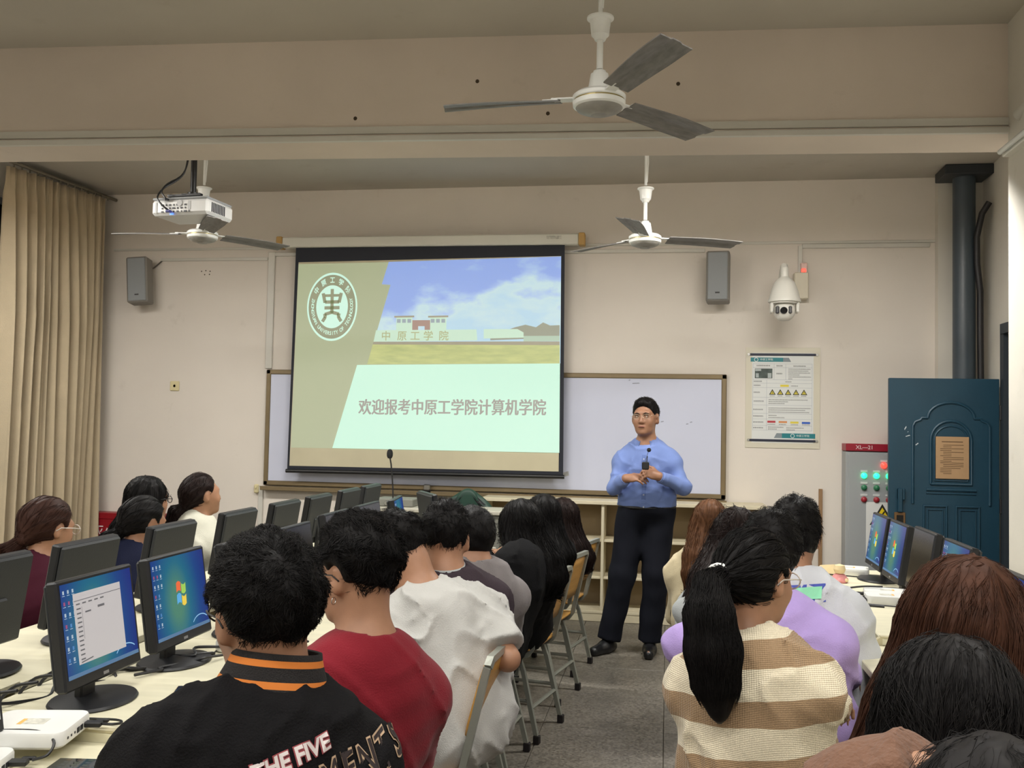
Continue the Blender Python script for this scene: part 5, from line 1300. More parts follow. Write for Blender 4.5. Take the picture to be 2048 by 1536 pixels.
    def cut_face_local(s, F, front, slope, ear):
        # remove only near the face so hair may still fall in front of the shoulders
        B = s.B; F.ell(s.hd(0,front+.075,-.035), np.array((.066,.062,.105))*s.sc, B, .012, '-')
        if ear:
            for q in (-1,1): F.ell(s.hd(q*.088,.010,-.012), np.array((.026,.026,.040))*s.sc, B, .010, '-')
    def pony(s, m, tie, tail, t=.010, top=.010, n=1500, seed=1, L=.2, r=.0008, tie_m=None, ear=True, loops=None, nape=-.07, wob=.12, tien=None, groove=.0025, tailthick=.02, fuzz=.003, tier=.020):
        """tie: hair-tie point; tail: list of (point, radius) below it"""
        T0 = V(*tie); F = Field(); s.cap(F, t, top); F.cone(s.hd(0,-.07,.01), T0, .062, .030, .04)
        rs = np.random.RandomState(seed); H = s.H.astype(np.float32); B = s.B
        def gr(P): d = P-T0.astype(np.float32); x = d@B[:,0].astype(np.float32); z = d@B[:,2].astype(np.float32); a = np.arctan2(x,z); return (groove*np.sin(a*21+seed+6*(d@B[:,1].astype(np.float32)))).astype(np.float32)
        F.wave(gr); s.cut_face(F, .034, .40, nape, .012, ear)
        ob = field_obj('hair', F, min(s.h,.008), m, s.root, s.o)
        v, f = s._verts(ob); st = v[rs.randint(0,len(v),n//2)]+s.o
        def flow(P): return nrm_rows(T0-P)
        if n: strands('hair_strands', F, st, flow, ob, s.o, m, 6, .012, r, fuzz, wob, seed)
        Ft = Field(); pts = [(tie, tail[0][1]*.7)]+list(tail); segs = []
        for (a,ra),(b,rb) in zip(pts[:-1],pts[1:]): Ft.cone(V(*a),V(*b),ra,rb,tailthick); segs.append((V(*a),V(*b)))
        Ft.wave(ripple(.004,34,seed,(1.6,1.6,.35))); to = field_obj('ponytail', Ft, min(s.h,.008), m, s.root, s.o)
        v, f = s._verts(to); st = v[rs.randint(0,len(v),n)]+s.o; A = np.array([a for a,b in segs]); D = np.array([nrm(b-a) for a,b in segs]); Ln = np.array([np.linalg.norm(b-a) for a,b in segs])
        def flow2(P):
            x = P[:,None,:]-A[None]; tt = np.clip((x*D[None]).sum(2),0,Ln[None]); e = np.linalg.norm(x-tt[...,None]*D[None],axis=2); return D[e.argmin(1)]
        if n: st = st[st[:,2] > tail[-1][0][2]+.45*L]; strands('tail_strands', Ft, st, flow2, to, s.o, m, 8, L/8, r, .004, wob, seed+1, rise=.0004, zmin=tail[-1][0][2]+.035)
        g = G(); d = nrm(V(*tail[0][0])-T0) if tien is None else nrm(tien); a = nrm(np.cross(d,V(.3,.2,1))); b = np.cross(d,a)
        rr = tier*s.sc; pts = [tuple(T0+(a*math.cos(x)+b*math.sin(x))*rr*1.1-s.o) for x in np.linspace(0,6.283,17)]
        g.tube(pts, .008, 8, caps=False); g.build('hair_tie', tie_m or M_dk, s.root, 'all'); s.Fh = F; return ob
    def glasses(s, m, lens=True, w=.034, hgt=.026, r=.0016):
        g = G(); pts = {}
        for q in (-1,1):
            c = s.hd(q*.034,.112,.002); p = [tuple(s.hd(q*.034+w*.92*math.cos(a)*(1 if abs(math.cos(a))<.8 else 1),.110-.004*abs(q*.034+w*math.cos(a))/.06,.001+hgt*.85*math.sin(a))-s.o) for a in np.linspace(0,6.283,15)]
            g.tube(p, r, 6, caps=False); g.tube([tuple(s.hd(q*.066,.106,.006)-s.o),tuple(s.hd(q*.080,.06,.008)-s.o),tuple(s.hd(q*.084,.0,.006)-s.o),tuple(s.hd(q*.083,-.022,-.008)-s.o)], r, 6)
        g.tube([tuple(s.hd(-.006,.113,.004)-s.o),tuple(s.hd(.006,.113,.004)-s.o)], r, 6)
        o = g.build('glasses', m, s.root, 'all')
        if lens:
            g = G()
            for q in (-1,1): g.add([tuple(s.hd(q*.034+w*.88*math.cos(a),.110,.001+hgt*.8*math.sin(a))-s.o) for a in np.linspace(0,6.283,13)[:-1]], [tuple(range(12))])
            lm = MATS.get('spectacle_lens')
            if lm is None:
                lm = bpy.data.materials.new('spectacle_lens'); lm.use_nodes = True; nt = lm.node_tree; tr = nt.nodes.new('ShaderNodeBsdfTransparent'); gl = nt.nodes.new('ShaderNodeBsdfGlossy'); mx = nt.nodes.new('ShaderNodeMixShader')
                gl.inputs['Roughness'].default_value = .05; mx.inputs[0].default_value = .10; nt.links.new(tr.outputs[0],mx.inputs[1]); nt.links.new(gl.outputs[0],mx.inputs[2]); nt.links.new(mx.outputs[0],nt.nodes['Material Output'].inputs[0]); MATS['spectacle_lens'] = lm
            g.build('lenses', lm, o)
        return o
    def project(s, F, pts, n, off=.0025, start=.15):
        """drop points along -n onto the field surface, then lift them by off"""
        P = np.asarray(pts,float)+nrm(n)*start; dirn = -nrm(n)
        for _ in range(40): P = P+dirn*np.clip(F(P)*.8,-.02,.03)[:,None]
        bad = np.abs(F(P)) > .01
        if bad.all(): return np.asarray(pts,float)
        if bad.any(): P[bad] = P[~bad][np.linalg.norm(P[~bad][None]-P[bad][:,None],axis=2).argmin(1)]
        return P+F.grad(P).astype(float)*off
    def badge(s, name, F, vs, fs, org, ex, ey, m, n=None, off=.0025):
        n = np.cross(ex,ey) if n is None else n; P = [org+ex*v[0]+ey*v[1] for v in vs]; P = s.project(F,P,n,off)
        return G().add([tuple(p-s.o) for p in P], fs).build(name, m, s.topo)
def nrm_rows(d): return d/(np.linalg.norm(d,axis=1,keepdims=True)+1e-9)
def cloth(nm, rgb, noise=.06, bump=.25, bscale=260, rough=.85): return mat(nm, rgb, rough, noise=noise, nscale=9, bump=bump, bscale=bscale, spec=.15, sheen=.1 if max(rgb) > 90 else 0)
def at(u, v, Y):
    """world point seen at photo pixel (u, v) at depth Y"""
    dx, dy = u-1024, v-768; c, s = math.cos(ROLL), math.sin(ROLL); x, y = dx*c+dy*s, -dx*s+dy*c
    d = np.array(_F)*1900+np.array(_Rt)*x-np.array(_U)*y; p = d*(Y/d[1]); return V(p[0],p[1],p[2]+1.5)
CH = None
def chair(x, y, yaw, label):
    global CH
    if CH is None: CH = make_chair(label); CH.location = (x,y,0); CH.rotation_euler = (0,0,R(yaw)); return CH
    return dup(CH, (x,y,0), R(yaw), label)
C_BLK = cloth('cloth_black', (17,17,19)); C_JKT = cloth('jacket_black', (17,16,18), bump=.35); C_MAR = cloth('tee_maroon', (122,26,38)); C_WHT = cloth('tee_white', (188,187,183))
C_PLM = cloth('jacket_plum', (58,48,54)); C_GRY = cloth('tee_grey', (128,122,122)); C_NVY = cloth('cloth_navy', (26,30,52)); C_DRD = cloth('cloth_dark_red', (62,20,34))
C_HOD = cloth('hoodie_white', (206,204,188)); C_BEI = cloth('coat_beige', (206,192,158)); C_LGR = cloth('hoodie_grey', (168,172,172)); C_PUR = cloth('sweater_purple', (172,150,208)); C_BRW = cloth('fleece_brown', (112,82,66), bump=.6, bscale=90)
C_JEAN = cloth('denim_dark', (34,38,52)); C_TRS = cloth('trousers_dark', (30,31,36)); C_KHK = cloth('trousers_grey', (70,68,66)); M_shoe = mat('shoe_black', (20,20,22), .35); M_shw = mat('shoe_pale', (190,188,182), .5)
M_gold_w = mat('specs_gold', (190,180,160), .3, .7); M_blkf = mat('specs_black', (22,22,24), .3)
GP = None

# ---------------------------------------------------------------- the teacher
H = at(1291,836,6.42); X0 = float(H[0])
sh_r, sh_l = at(1243,912,6.45), at(1355,915,6.42)
T_ = Person('man in light blue shirt and dark trousers standing with a microphone pack', H, (X0+.02,6.46,.93), 172, (166,-4,2), 'm', SKIN2, h=.006, sw=.160, ar=.88, sc=1.05, detail=True, base=(X0,6.42,0),
    arms={1: (at(1229,975,6.36), at(1252,957,6.22), (nrm(V(.92,-.12,.12)), V(-.15,-.55,.80), 22, .35)),
         -1: (at(1369,975,6.36), at(1318,953,6.22), (nrm(V(-.85,-.18,.30)), V(.20,-.80,.55), 42, .25))},
    legs={1: (at(1262,1040,6.46), at(1245,1150,6.42), V(*at(1218,1276,6.42)[:2],.085), V(*(at(1192,1290,6.30)[:2]),.04)),
         -1: (at(1316,1040,6.46), at(1311,1150,6.42), V(*at(1300,1284,6.44)[:2],.085), V(*(at(1297,1300,6.27)[:2]),.04))})
C_SHB = cloth('shirt_blue', (112,132,186), .05, .15, 300, .75)
def ex(F):
    F.ell(T_.hip+T_.u*.10, (.185,.135,.10), T_.T, .05)
fl_ = [(T_.sh[q]+V(0,-.05,-.12), nrm(V(-q*.5,-.2,-1)), .22, .018) for q in (-1,1)]+[(T_.hip+T_.f*.12+T_.u*.30+T_.r*x, nrm(V(x*2,-.1,1)), .16, .014) for x in (-.09,.02,.10)]
T_.top(C_SHB, .016, .97, 'shirt', 4, .004, .062, .045, ex, freq=30, foldlist=fl_)
T_.bottom(cloth('suit_navy', (19,21,29), .04, .1), .026, 'trousers', 6, .005, 1.0); T_.shoes(M_shoe)
G().tube([tuple(T_.hip+T_.u*.045+T_.T@V(.182*math.cos(a),.138*math.sin(a),0)-T_.o) for a in np.linspace(0,6.283,33)], .012, 6, caps=False).build('belt', M_dk, T_.root, 'all')
M_pl_ = cloth('shirt_placket', (98,117,170), .04, .15, 300, .75)
for k in range(11):
    z0, z1 = T_.L*(.86-.078*k), T_.L*(.86-.078*(k+1)); bs = T_.hip+T_.f*.10
    T_.badge('placket', T_.Ft, [(-.014,z0),(.014,z0),(.014,z1),(-.014,z1)], [(0,1,2,3)], bs, T_.r, T_.u, M_pl_, T_.f, .0015)
for k in range(5):
    c_ = T_.project(T_.Ft, [T_.hip+T_.f*.10+T_.u*T_.L*(.80-.17*k)], T_.f, .002)[0]-T_.o
    G().lathe([(0,.002),(.0045,.002),(.0055,0)], tuple(c_), 10, axis='y').build('button', mat('button_pale', (190,196,212), .3), T_.root)
for q in (-1,1):   # shirt collar wings
    a = T_.N; g = G(); P0 = a+T_.u*.035-T_.f*.045; pts = []
    for k in range(9):
        th = R(180-k*20); c = V(math.sin(th)*q*.070, -math.cos(th)*-.066, 0); pts.append((c,k))
    vs = []; fs = []
    for k in range(9):
        th = R(k*19); bx = T_.T@V(q*math.sin(th)*.062, -math.cos(th)*.062+.008, .066-.036*(k/8)); lo_ = T_.T@V(q*math.sin(th)*(.088+.012*(k>5)), -math.cos(th)*.090+.012, .030-.048*(k/8)-(.022 if k == 8 else 0)); vs += [tuple(a+bx-T_.o), tuple(a+lo_-T_.o)]
    for k in range(8): fs.append((2*k,2*k+1,2*k+3,2*k+2))
    o = g.add(vs, fs).build('collar', C_SHB, T_.root, 'all'); m_ = o.modifiers.new('t','SOLIDIFY'); m_.thickness = .004
for q, (el, wr, _) in T_.arms.items():
    d = nrm(wr-el); G().tube([tuple(wr-d*.055-T_.o), tuple(wr-d*.004-T_.o)], [.038,.036], 16).build('cuff', C_SHB, T_.root, True)
T_.short_hair(H_BLK, .008, .014, 1500, 3, True, .014, r=.0007, front=.036, slope=.55)
for q in (-1,1):
    G().lathe([(0,-.0095),(.006,-.0075),(.0092,0),(.006,.0075),(0,.0095)], (0,0,0), 14).build('eye', mat('eye_white', (226,220,212), .2), T_.root, True, tuple(T_.hd(q*.031,.0845,.003)-T_.o)); e = T_.root.children[-1]
    ir = G().lathe([(0,.0006),(.0042,.0002),(.0046,0)], (0,0,0), 12, axis='y').build('iris', mat('iris_dark', (34,24,18), .15), e); ir.matrix_basis = Matrix((np.block([[T_.B@np.diag([-1,-1,1]),(T_.B@V(0,.0092,0))[:,None]],[np.zeros((1,3)),np.ones((1,1))]])).tolist())
    g = G(); g.tube([tuple(T_.hd(q*.014,.101,.018)-T_.o),tuple(T_.hd(q*.028,.101,.023)-T_.o),tuple(T_.hd(q*.046,.090,.019)-T_.o)], [.0022,.0036,.0016], 6).build('eyebrow', H_BLK, T_.root, True)
    g = G(); g.tube([tuple(T_.hd(q*.018,.0935,.0065)-T_.o),tuple(T_.hd(q*.031,.0975,.0105)-T_.o),tuple(T_.hd(q*.045,.0905,.0065)-T_.o)], .0016, 6).build('eyelid_line', H_BLK, T_.root, True)
g = G(); g.tube([tuple(T_.hd(-.021,.0985,-.064)-T_.o),tuple(T_.hd(-.008,.1035,-.0625)-T_.o),tuple(T_.hd(.008,.1035,-.0625)-T_.o),tuple(T_.hd(.021,.0985,-.064)-T_.o)], [.002,.0045,.0045,.002], 8).build('lips', LIPS, T_.root, True)
T_.glasses(M_gold_w, True, .026, .017, .0010)
wl = T_.arms[-1][1]; mp_ = at(1291,931,6.17)
t = thing('microphone_pack', 'black microphone pack held in the teacher\'s hands', 'microphone', tuple(mp_+V(0,0,-.05))); 
G().box((0,0,.048), (.046,.022,.050), 0, .006).build('pack_body', M_dk, t); G().tube([(.008,-.004,.07),(.012,-.004,.11)], .003, 6).build('pack_antenna', M_dk, t)
t = thing('clip_microphone', 'small black clip microphone on the blue shirt front', 'microphone', tuple(at(1298,900,6.27)))
G().lathe([(0,-.014),(.010,-.011),(.0145,0),(.010,.011),(0,.014)], n=14).build('foam_ball', mat('mic_foam', (0,0,0)), t, True)
G().tube([(-.004,0,-.01),(-.018,-.03,-.06),(-.022,-.06,-.12),(.0,-.07,-.16),(.03,-.06,-.13)], .0018, 6).build('wire', M_dk, t, True)

# ---------------------------------------------------------------- middle block, right of the left island
# boy in the black varsity jacket (nearest)
P5 = Person('boy in a black varsity jacket with orange collar stripes, nearest on the left', at(530,1230,1.58), (-.72,1.52), 34, (46,4,-2), 'm', SKIN2, h=.008, sw=.158, seat=.42, girth=1.06, neck=.125)
P5.top(C_JKT, .030, 1.0, 'jacket', 11, .005, .070, -.10, freq=22, loose=.01)
P5.bottom(C_TRS); P5.shoes(M_shoe)
P5.short_hair(H_BLK, .022, .028, 8000, 5, True, .024, curly=.25, r=.0006, nape=-.080); P5.glasses(M_blkf, True, .032, .022, .0018)
def rib_collar(p, rows, cols, r0=.070, h=.052, tilt=.018, flare=.018, up=.0):
    g = G(); n = 40; m = len(rows); vs = []
    for j in range(m+1):
        v = j/m
        for i in range(n):
            a = 2*math.pi*i/n; fr = .5+.5*math.sin(a)      # front share
            rr = r0+flare*(1-v)**1.3; c = p.N+p.u*(up-.020+h*v-tilt*fr*(1-.3*v))+p.T@V(rr*1.06*math.cos(a), rr*math.sin(a)+.006, 0)
            vs.append(tuple(c-p.o))
    fs = []; mi = []
    for j in range(m):
        for i in range(n): fs.append((j*n+i,j*n+(i+1)%n,(j+1)*n+(i+1)%n,(j+1)*n+i)); mi.append(rows[j])
    G_ = G(); G_.v = vs; G_.f = fs; G_.m = mi; o = G_.build('collar', cols, p.root, 'all'); s = o.modifiers.new('t','SOLIDIFY'); s.thickness = .007; s.offset = 0; return o
rib_collar(P5, [0,0,1,0,0,1,0], [mat('rib_black', (26,22,22), .9, bump=.5, bscale=400), mat('rib_orange', (196,112,40), .85)], .068, .075, .022, .030, .022)
def back_text(p, body, org, size, m, exv, eyv, bold=0, kx=1.0, outline=None, nm='back_lettering', off=.003):
    vs, fs = text_mesh(body, size, 'CENTER', bold); vs = [(v[0]*kx, v[1]) for v in vs]
    return p.badge(nm, p.Ft, vs, fs, org, exv, eyv, m, -p.f, off)
bx_ = nrm(P5.r+P5.u*.40); by_ = nrm(P5.u-P5.r*.40)
o_ = P5.N-P5.u*.066-P5.f*.10+P5.r*.016
M_emb = mat('embroidery_white', (214,204,202), .8); M_embo = mat('embroidery_gold', (186,158,130), .8); M_embd = mat('embroidery_dark', (40,28,28), .8); M_embr = mat('embroidery_rose', (150,70,76), .8)
back_text(P5, 'THE FIVE', o_, .034, M_embr, bx_, by_, .003, .95, nm='lettering_edge', off=.002)
back_text(P5, 'THE FIVE', o_, .034, M_emb, bx_, by_, .0012, .95, off=.0035)
o2 = o_+bx_*.070-by_*.056
for k, ch in enumerate('ELEMENTS'):
    a = (k-3.5); oo = o2+bx_*a*.034+by_*(.004*-abs(a)+.012*a*0)
    back_text(P5, ch, oo, .075, M_embo, bx_, by_, .0034, .58, nm='lettering_edge', off=.002); back_text(P5, ch, oo, .075, M_embd, bx_, by_, .0003, .58, off=.0035)
chair(-.68,1.48,80,'plywood classroom chair under the boy in the varsity jacket')

# boy in the maroon tee
P6 = Person('boy in a maroon tee with an earring and black glasses', at(714,1150,2.25), (-.76,2.22), 42, (64,6,2), 'm', SKIN, h=.008, sw=.160, seat=.42, neck=.165, girth=1.02)
P6.top(C_MAR, .020, .42, 'tee', 21, .004, .068, -.10, freq=24); P6.bottom(C_TRS); P6.shoes(M_shw)
P6.short_hair(H_BLK, .018, .034, 5200, 8, 1.2, .034, curly=.7, r=.0008, nape=-.075); P6.glasses(M_blkf, False, .030, .022, .0018)
rib_collar(P6, [0,0], [C_MAR], .064, .024, .012, .014, .014)
e_ = P6.hd(-.083,-.004,-.046)-P6.o; G().tube([tuple(e_+V(.0075*math.cos(a)*.3,.0075*math.cos(a),-.008+.0085*math.sin(a))) for a in np.linspace(0,6.283,13)], .0012, 6, caps=False).build('earring', mat('silver', (196,196,196), .2, 1), P6.root, 'all')
chair(-.92,2.24,84,'plywood classroom chair under the boy in the maroon tee')

# boy in the white tee, bending to his left
P7 = Person('boy in a white tee bending over towards the monitors', at(800,1105,3.12), (-.66,3.02), 30, (60,38,-8), 'm', SKIN, h=.008, sw=.180, seat=.42, girth=.98, neck=.185, sd=.075,
    arms={1: (at(1016,1318,3.03), at(1016,1318,3.03)+V(-.23,.07,.02)), -1: (at(775,1320,3.02), at(700,1330,3.2))})
fl_ = [(P7.hip+P7.u*z-P7.f*.13+P7.r*x, nrm(P7.r*dx+P7.u*dz), .20, .012) for x,z,dx,dz in ((.02,.12,1,.5),(-.03,.18,1,.7),(.06,.24,.9,.6),(-.06,.28,1,.9),(-.10,.36,1,.4),(.0,.05,1,.15),(.05,.0,1,.1))]
P7.top(C_WHT, .020, .37, 'tee', 31, .009, .066, -.12, freq=20, loose=.012, foldlist=fl_); P7.bottom(C_TRS); P7.shoes(M_shw)
P7.short_hair(H_BLK, .014, .026, 2200, 12, 1.2, .025, curly=.4, nape=-.07); rib_collar(P7, [0,0], [C_WHT], .064, .022, .010, .014, .014)
chair(-.76,3.04,86,'plywood classroom chair with yellow backrest behind the white tee')

# boy facing the front, plum jacket over a grey hood
P8 = Person('boy in a dark plum jacket with grey collar, facing the front, both ears showing', at(891,1080,3.34), (-.80,3.42), 22, (12,10,0), 'm', SKIN, h=.009, sw=.165, seat=.42, neck=.12)
P8.top(C_PLM, .026, 1.0, 'jacket', 41, .004, .070, -.08); P8.bottom(C_TRS); P8.shoes(M_shoe); rib_collar(P8, [0,0], [C_LGR], .066, .040, .014, .020, .022)
P8.short_hair(H_BLK, .012, .026, 2200, 15, 1.2, .024, curly=.3, nape=-.072); chair(-.84,3.46,86,'plywood classroom chair hidden behind the white tee, under the plum jacket')
# person in a grey tee half hidden behind
P9 = Person('person with short black hair in a grey tee, half hidden behind the plum jacket', at(944,1080,3.80), (-.80,3.82), 30, (26,14,0), 'm', SKIN, h=.011, seat=.42, neck=.12)
P9.top(C_GRY, .020, .45, 'tee', 43, .004); P9.bottom(C_TRS); P9.shoes(M_shw); P9.short_hair(H_BLK, .018, .020, 900, 16, False, .02, nape=-.08); chair(-.88,3.84,86,'plywood classroom chair under the grey tee, mostly hidden')
# person in black bent far forward
P10 = Person('person in black clothes bent low over the desk in front of the long-haired girl', at(950,1150,4.25), (-.83,4.16), 62, (70,42,0), 'm', SKIN, h=.011, seat=.44, girth=1.1)
P10.top(C_BLK, .030, 1.0, 'jacket', 47, .005, loose=.03, hem=-.12, extra=lambda F: F.ell(P10.hip+P10.u*.30*1-P10.f*.05, (.17,.13,.20), P10.T, .08)); P10.bottom(C_JEAN, .03); P10.shoes(M_shoe)
P10.short_hair(H_BLK, .020, .024, 900, 17, False, .02, nape=-.08); chair(-.84,4.24,84,'plywood classroom chair under the person bent over in black')
# three long-haired girls
def girl_back(p, drop, w=.085, dp=.050, sway=0, seedpts=4, zend=None):
    """hair chains that fall down the back from the head"""
    b = -p.f if abs(p.u[2]) > .5 else V(0,0,0); hb = nrm(V(*(-p.B[:,1])[:2],0)); r = nrm(V(*p.B[:,0][:2],0)); ch = []
    top_ = p.hd(0,-.03,.02); zN = p.N[2]
    for q in (-1.0,-.5,0,.5,1.0):
        a = p.H+r*q*(w*.55)+hb*(.055-.03*abs(q))+V(0,0,-.02); m_ = V(p.N[0],p.N[1],0)+r*q*w*1.05+hb*(.085+.035-.035*abs(q))+V(0,0,zN+.01)
        e = m_+V(0,0,-drop)+r*(sway+q*.015)+hb*(.03-.0*abs(q)); mid = (m_+e)/2+hb*.018
        ch.append([(a,.055),(m_,dp*.92),(mid,dp*.8),(e,dp*.35)])
    return ch
P11 = Person('girl with very long straight black hair in black, nearest of the three long-haired girls', at(1040,1055,4.42), (-.70,4.62), 48, (42,14,0), 'f', SKIN, h=.011, seat=.42)
P11.top(C_BLK, .024, 1.0, 'sweater', 51); P11.bottom(C_BLK); P11.shoes(M_shoe); P11.long_hair(H_BLK, girl_back(P11,.13,.090,.048), .024, .020, 1500, 21, .26, .0010)
g = G(); q_ = at(1062,1160,4.38)-P11.o; g.tube([tuple(q_+V(.03*math.cos(a)*.5,-.0,.016*math.sin(a))) for a in np.linspace(.4,5.4,12)], .006, 8).build('pink_ribbon', mat('ribbon_pink', (206,120,150), .6), P11.root, 'all')
chair(-.75,4.72,78,'plywood classroom chair with a bare yellow backrest behind the long-haired girl in black')
P12 = Person('black-haired girl in dark clothes, middle of the three by the aisle', at(1085,1036,5.06), (-.72,5.26), 50, (34,10,0), 'f', SKIN, h=.012, seat=.42)
P12.top(C_BLK, .024, 1.0, 'sweater', 53); P12.bottom(C_BLK); P12.shoes(M_shoe); P12.long_hair(H_BLK, girl_back(P12,.07,.060,.036), .018, .016, 900, 22, .2, .0011); chair(-.72,5.33,78,'plywood classroom chair, second behind the long-haired girls')
P13 = Person('long-haired girl with white top and red collar, farthest by the aisle', at(1122,1038,5.66), (-.72,5.86), 55, (50,6,0), 'f', SKIN, h=.012, seat=.42)
P13.top(C_WHT, .022, 1.0, 'sweatshirt', 55); P13.bottom(C_BLK); P13.shoes(M_shw); P13.long_hair(H_DBR, girl_back(P13,.12,.056,.034,.02), .016, .014, 1000, 23, .26, .0011); chair(-.70,5.95,78,'plywood classroom chair, farthest along the aisle')
rib_collar(P13, [0,0], [mat('collar_red', (176,34,44), .8)], .066, .045, .02, .03, -.01)

# ---------------------------------------------------------------- left block by the curtain
P1 = Person('girl in a dark red top with a brown ponytail and pale glasses', at(97,1056,3.50), (-2.56,3.42), -34, (-20,8,0), 'f', SKIN, h=.010, seat=.42)
P1.top(C_DRD, .026, 1.0, 'sweater', 61); P1.bottom(C_TRS); P1.shoes(M_shoe)
tie = P1.hd(0,-.108,-.055); P1.pony(hair_mat('hair_chestnut', (56,35,28)), tie, [(tie+V(-.05,-.03,-.05),.030),(tie+V(-.085,-.045,-.15),.034),(tie+V(-.095,-.05,-.26),.026),(tie+V(-.09,-.05,-.34),.010)], .016, .014, 1300, 31, .2, .0009, M_dk)
P1.glasses(mat('specs_clear', (206,196,186), .25), True, .032, .024, .0022); chair(-2.50,3.36,-80,'plywood classroom chair with yellow backrest at the left edge')
P2 = Person('girl with long black hair and glasses in front of the red box', at(297,1000,4.62), (-2.74,4.60), -28, (-32,0,0), 'f', SKIN, h=.011, seat=.42)
P2.top(C_BLK, .022, 1.0, 'sweater', 63); P2.bottom(C_TRS); P2.shoes(M_shoe); P2.long_hair(H_BLK, girl_back(P2,.22,.07,.045), .018, .016, 900, 33, .24, .0010); P2.glasses(M_blkf, True, .030, .022, .002); chair(-2.85,4.60,-75,'plywood classroom chair under the girl with long black hair')
P3 = Person('girl in a navy top with a low black ponytail', at(288,1046,4.08), (-2.50,4.00), -30, (-28,10,0), 'f', SKIN2, h=.011, seat=.42)
P3.top(C_NVY, .026, 1.0, 'sweater', 65); P3.bottom(C_TRS); P3.shoes(M_shoe)
tie = P3.hd(0,-.105,-.045); P3.pony(H_BLK, tie, [(tie+V(-.05,-.03,-.04),.030),(tie+V(-.075,-.04,-.14),.034),(tie+V(-.08,-.04,-.25),.022)], .014, .014, 800, 34, .18, .0010, mat('scrunchie_grey', (104,96,92), .7)); chair(-2.66,3.98,-75,'plywood classroom chair under the girl in navy')
P4 = Person('girl in a white hoodie with a curly low ponytail', at(404,990,4.92), (-2.58,4.86), -30, (-38,-6,0), 'f', SKIN, h=.011, seat=.42)
P4.top(C_HOD, .030, 1.0, 'hoodie', 67, .005, hood=True); P4.bottom(C_TRS); P4.shoes(M_shw)
tie = P4.hd(0,-.108,-.055); P4.pony(H_DBR, tie, [(tie+V(-.035,-.02,-.03),.036),(tie+V(-.06,-.03,-.11),.042),(tie+V(-.09,-.035,-.18),.030),(tie+V(-.14,-.04,-.25),.012)], .010, .012, 900, 35, .2, .0010, M_dk, wob=.4); chair(-2.74,4.84,-75,'plywood classroom chair under the girl in the white hoodie')

# ---------------------------------------------------------------- right block
P15 = Person('girl with long light brown hair in a beige coat, farthest on the right', at(1420,1048,4.90), (.20,4.90), -20, (-6,6,0), 'f', SKIN, h=.012, seat=.42)
P15.top(C_BEI, .026, 1.0, 'coat', 71); P15.bottom(C_TRS); P15.shoes(M_shoe); P15.long_hair(H_LBR, girl_back(P15,.16,.075,.042), .014, .012, 900, 41, .22, .0011); chair(.36,4.90,-80,'plywood classroom chair under the girl in beige')
P16 = Person('girl with dark wavy hair and a light grey hoodie', at(1472,1080,3.92), (.26,3.80), -24, (-4,8,4), 'f', SKIN, h=.011, seat=.42, arms={-1: (at(1378,1225,3.78), at(1440,1230,4.0))})
P16.top(C_LGR, .032, 1.0, 'hoodie', 73, .006, hood=True, loose=.02); P16.bottom(C_TRS); P16.shoes(M_shw); P16.long_hair(H_DBR, girl_back(P16,.20,.10,.058,-.05), .020, .018, 1300, 42, .24, .0011, wob=.5, groove=.008); chair(.34,3.76,-75,'plywood classroom chair under the girl with wavy hair')
P17 = Person('boy in a white tee with a green and blue pixel print on the back', at(1592,1074,3.62), (.50,3.50), -22, (-12,10,0), 'm', SKIN, h=.010, seat=.42, girth=1.08)
P17.top(cloth('tee_cool_white', (206,208,214)), .026, .52, 'tee', 75, .005, loose=.01); P17.bottom(cloth('trousers_plaid', (52,54,62), noise=.5), .02); P17.shoes(M_shw)
P17.short_hair(H_BLK, .016, .030, 1800, 44, False, .032, curly=.6, nape=-.078)
def poly(p, pts, nm, m, off, org, exv, eyv): p.badge(nm, p.Ft, pts, [tuple(range(len(pts)))], org, exv, eyv, m, -p.f, off)
og = P17.hip+P17.u*P17.L*.72-P17.f*.1; e1, e2 = P17.r, P17.u
M_pb = mat('print_blue', (70,84,176), .7); M_pn = mat('print_green', (146,222,180), .7)
def strip(x0,x1,z0,z1,nm,m,off,n=4):
    for i in range(n): poly(P17, [(x0+(x1-x0)*i/n,z0),(x0+(x1-x0)*(i+1)/n,z0),(x0+(x1-x0)*(i+1)/n,z1),(x0+(x1-x0)*i/n,z1)], nm, m, off, og, e1, e2)
strip(-.13,.13,.055,.115,'print_edge',M_pb,.003,8); strip(-.12,.12,.065,.105,'print_fill',M_pn,.0045,8)
for k in range(7): w0 = .075-.010*k; strip(-w0,w0,.055-.035*(k+1),.055-.035*k,'print_edge',M_pb,.003,4); strip(-w0+.014,w0-.014,.055-.035*(k+1),.055-.035*k,'print_fill',M_pn,.0045,4)
chair(.58,3.44,-80,'plywood classroom chair under the boy with the printed tee')
P18 = Person('person in a purple sweater behind the striped sweater', at(1545,1104,3.10), (.34,3.06), -24, (-10,8,0), 'f', SKIN, h=.010, seat=.42, girth=1.15, sw=.165,
    arms={-1: (at(1366,1290,3.02), at(1430,1330,3.25)), 1: (at(1668,1330,3.04), at(1695,1350,3.3))})
P18.top(C_PUR, .032, 1.0, 'sweater', 77, .006, loose=.015); P18.bottom(C_JEAN); P18.shoes(M_shw); P18.short_hair(H_BLK, .024, .024, 1500, 45, False, .03, curly=.3, nape=-.085); chair(.36,3.06,-78,'plywood classroom chair under the purple sweater')
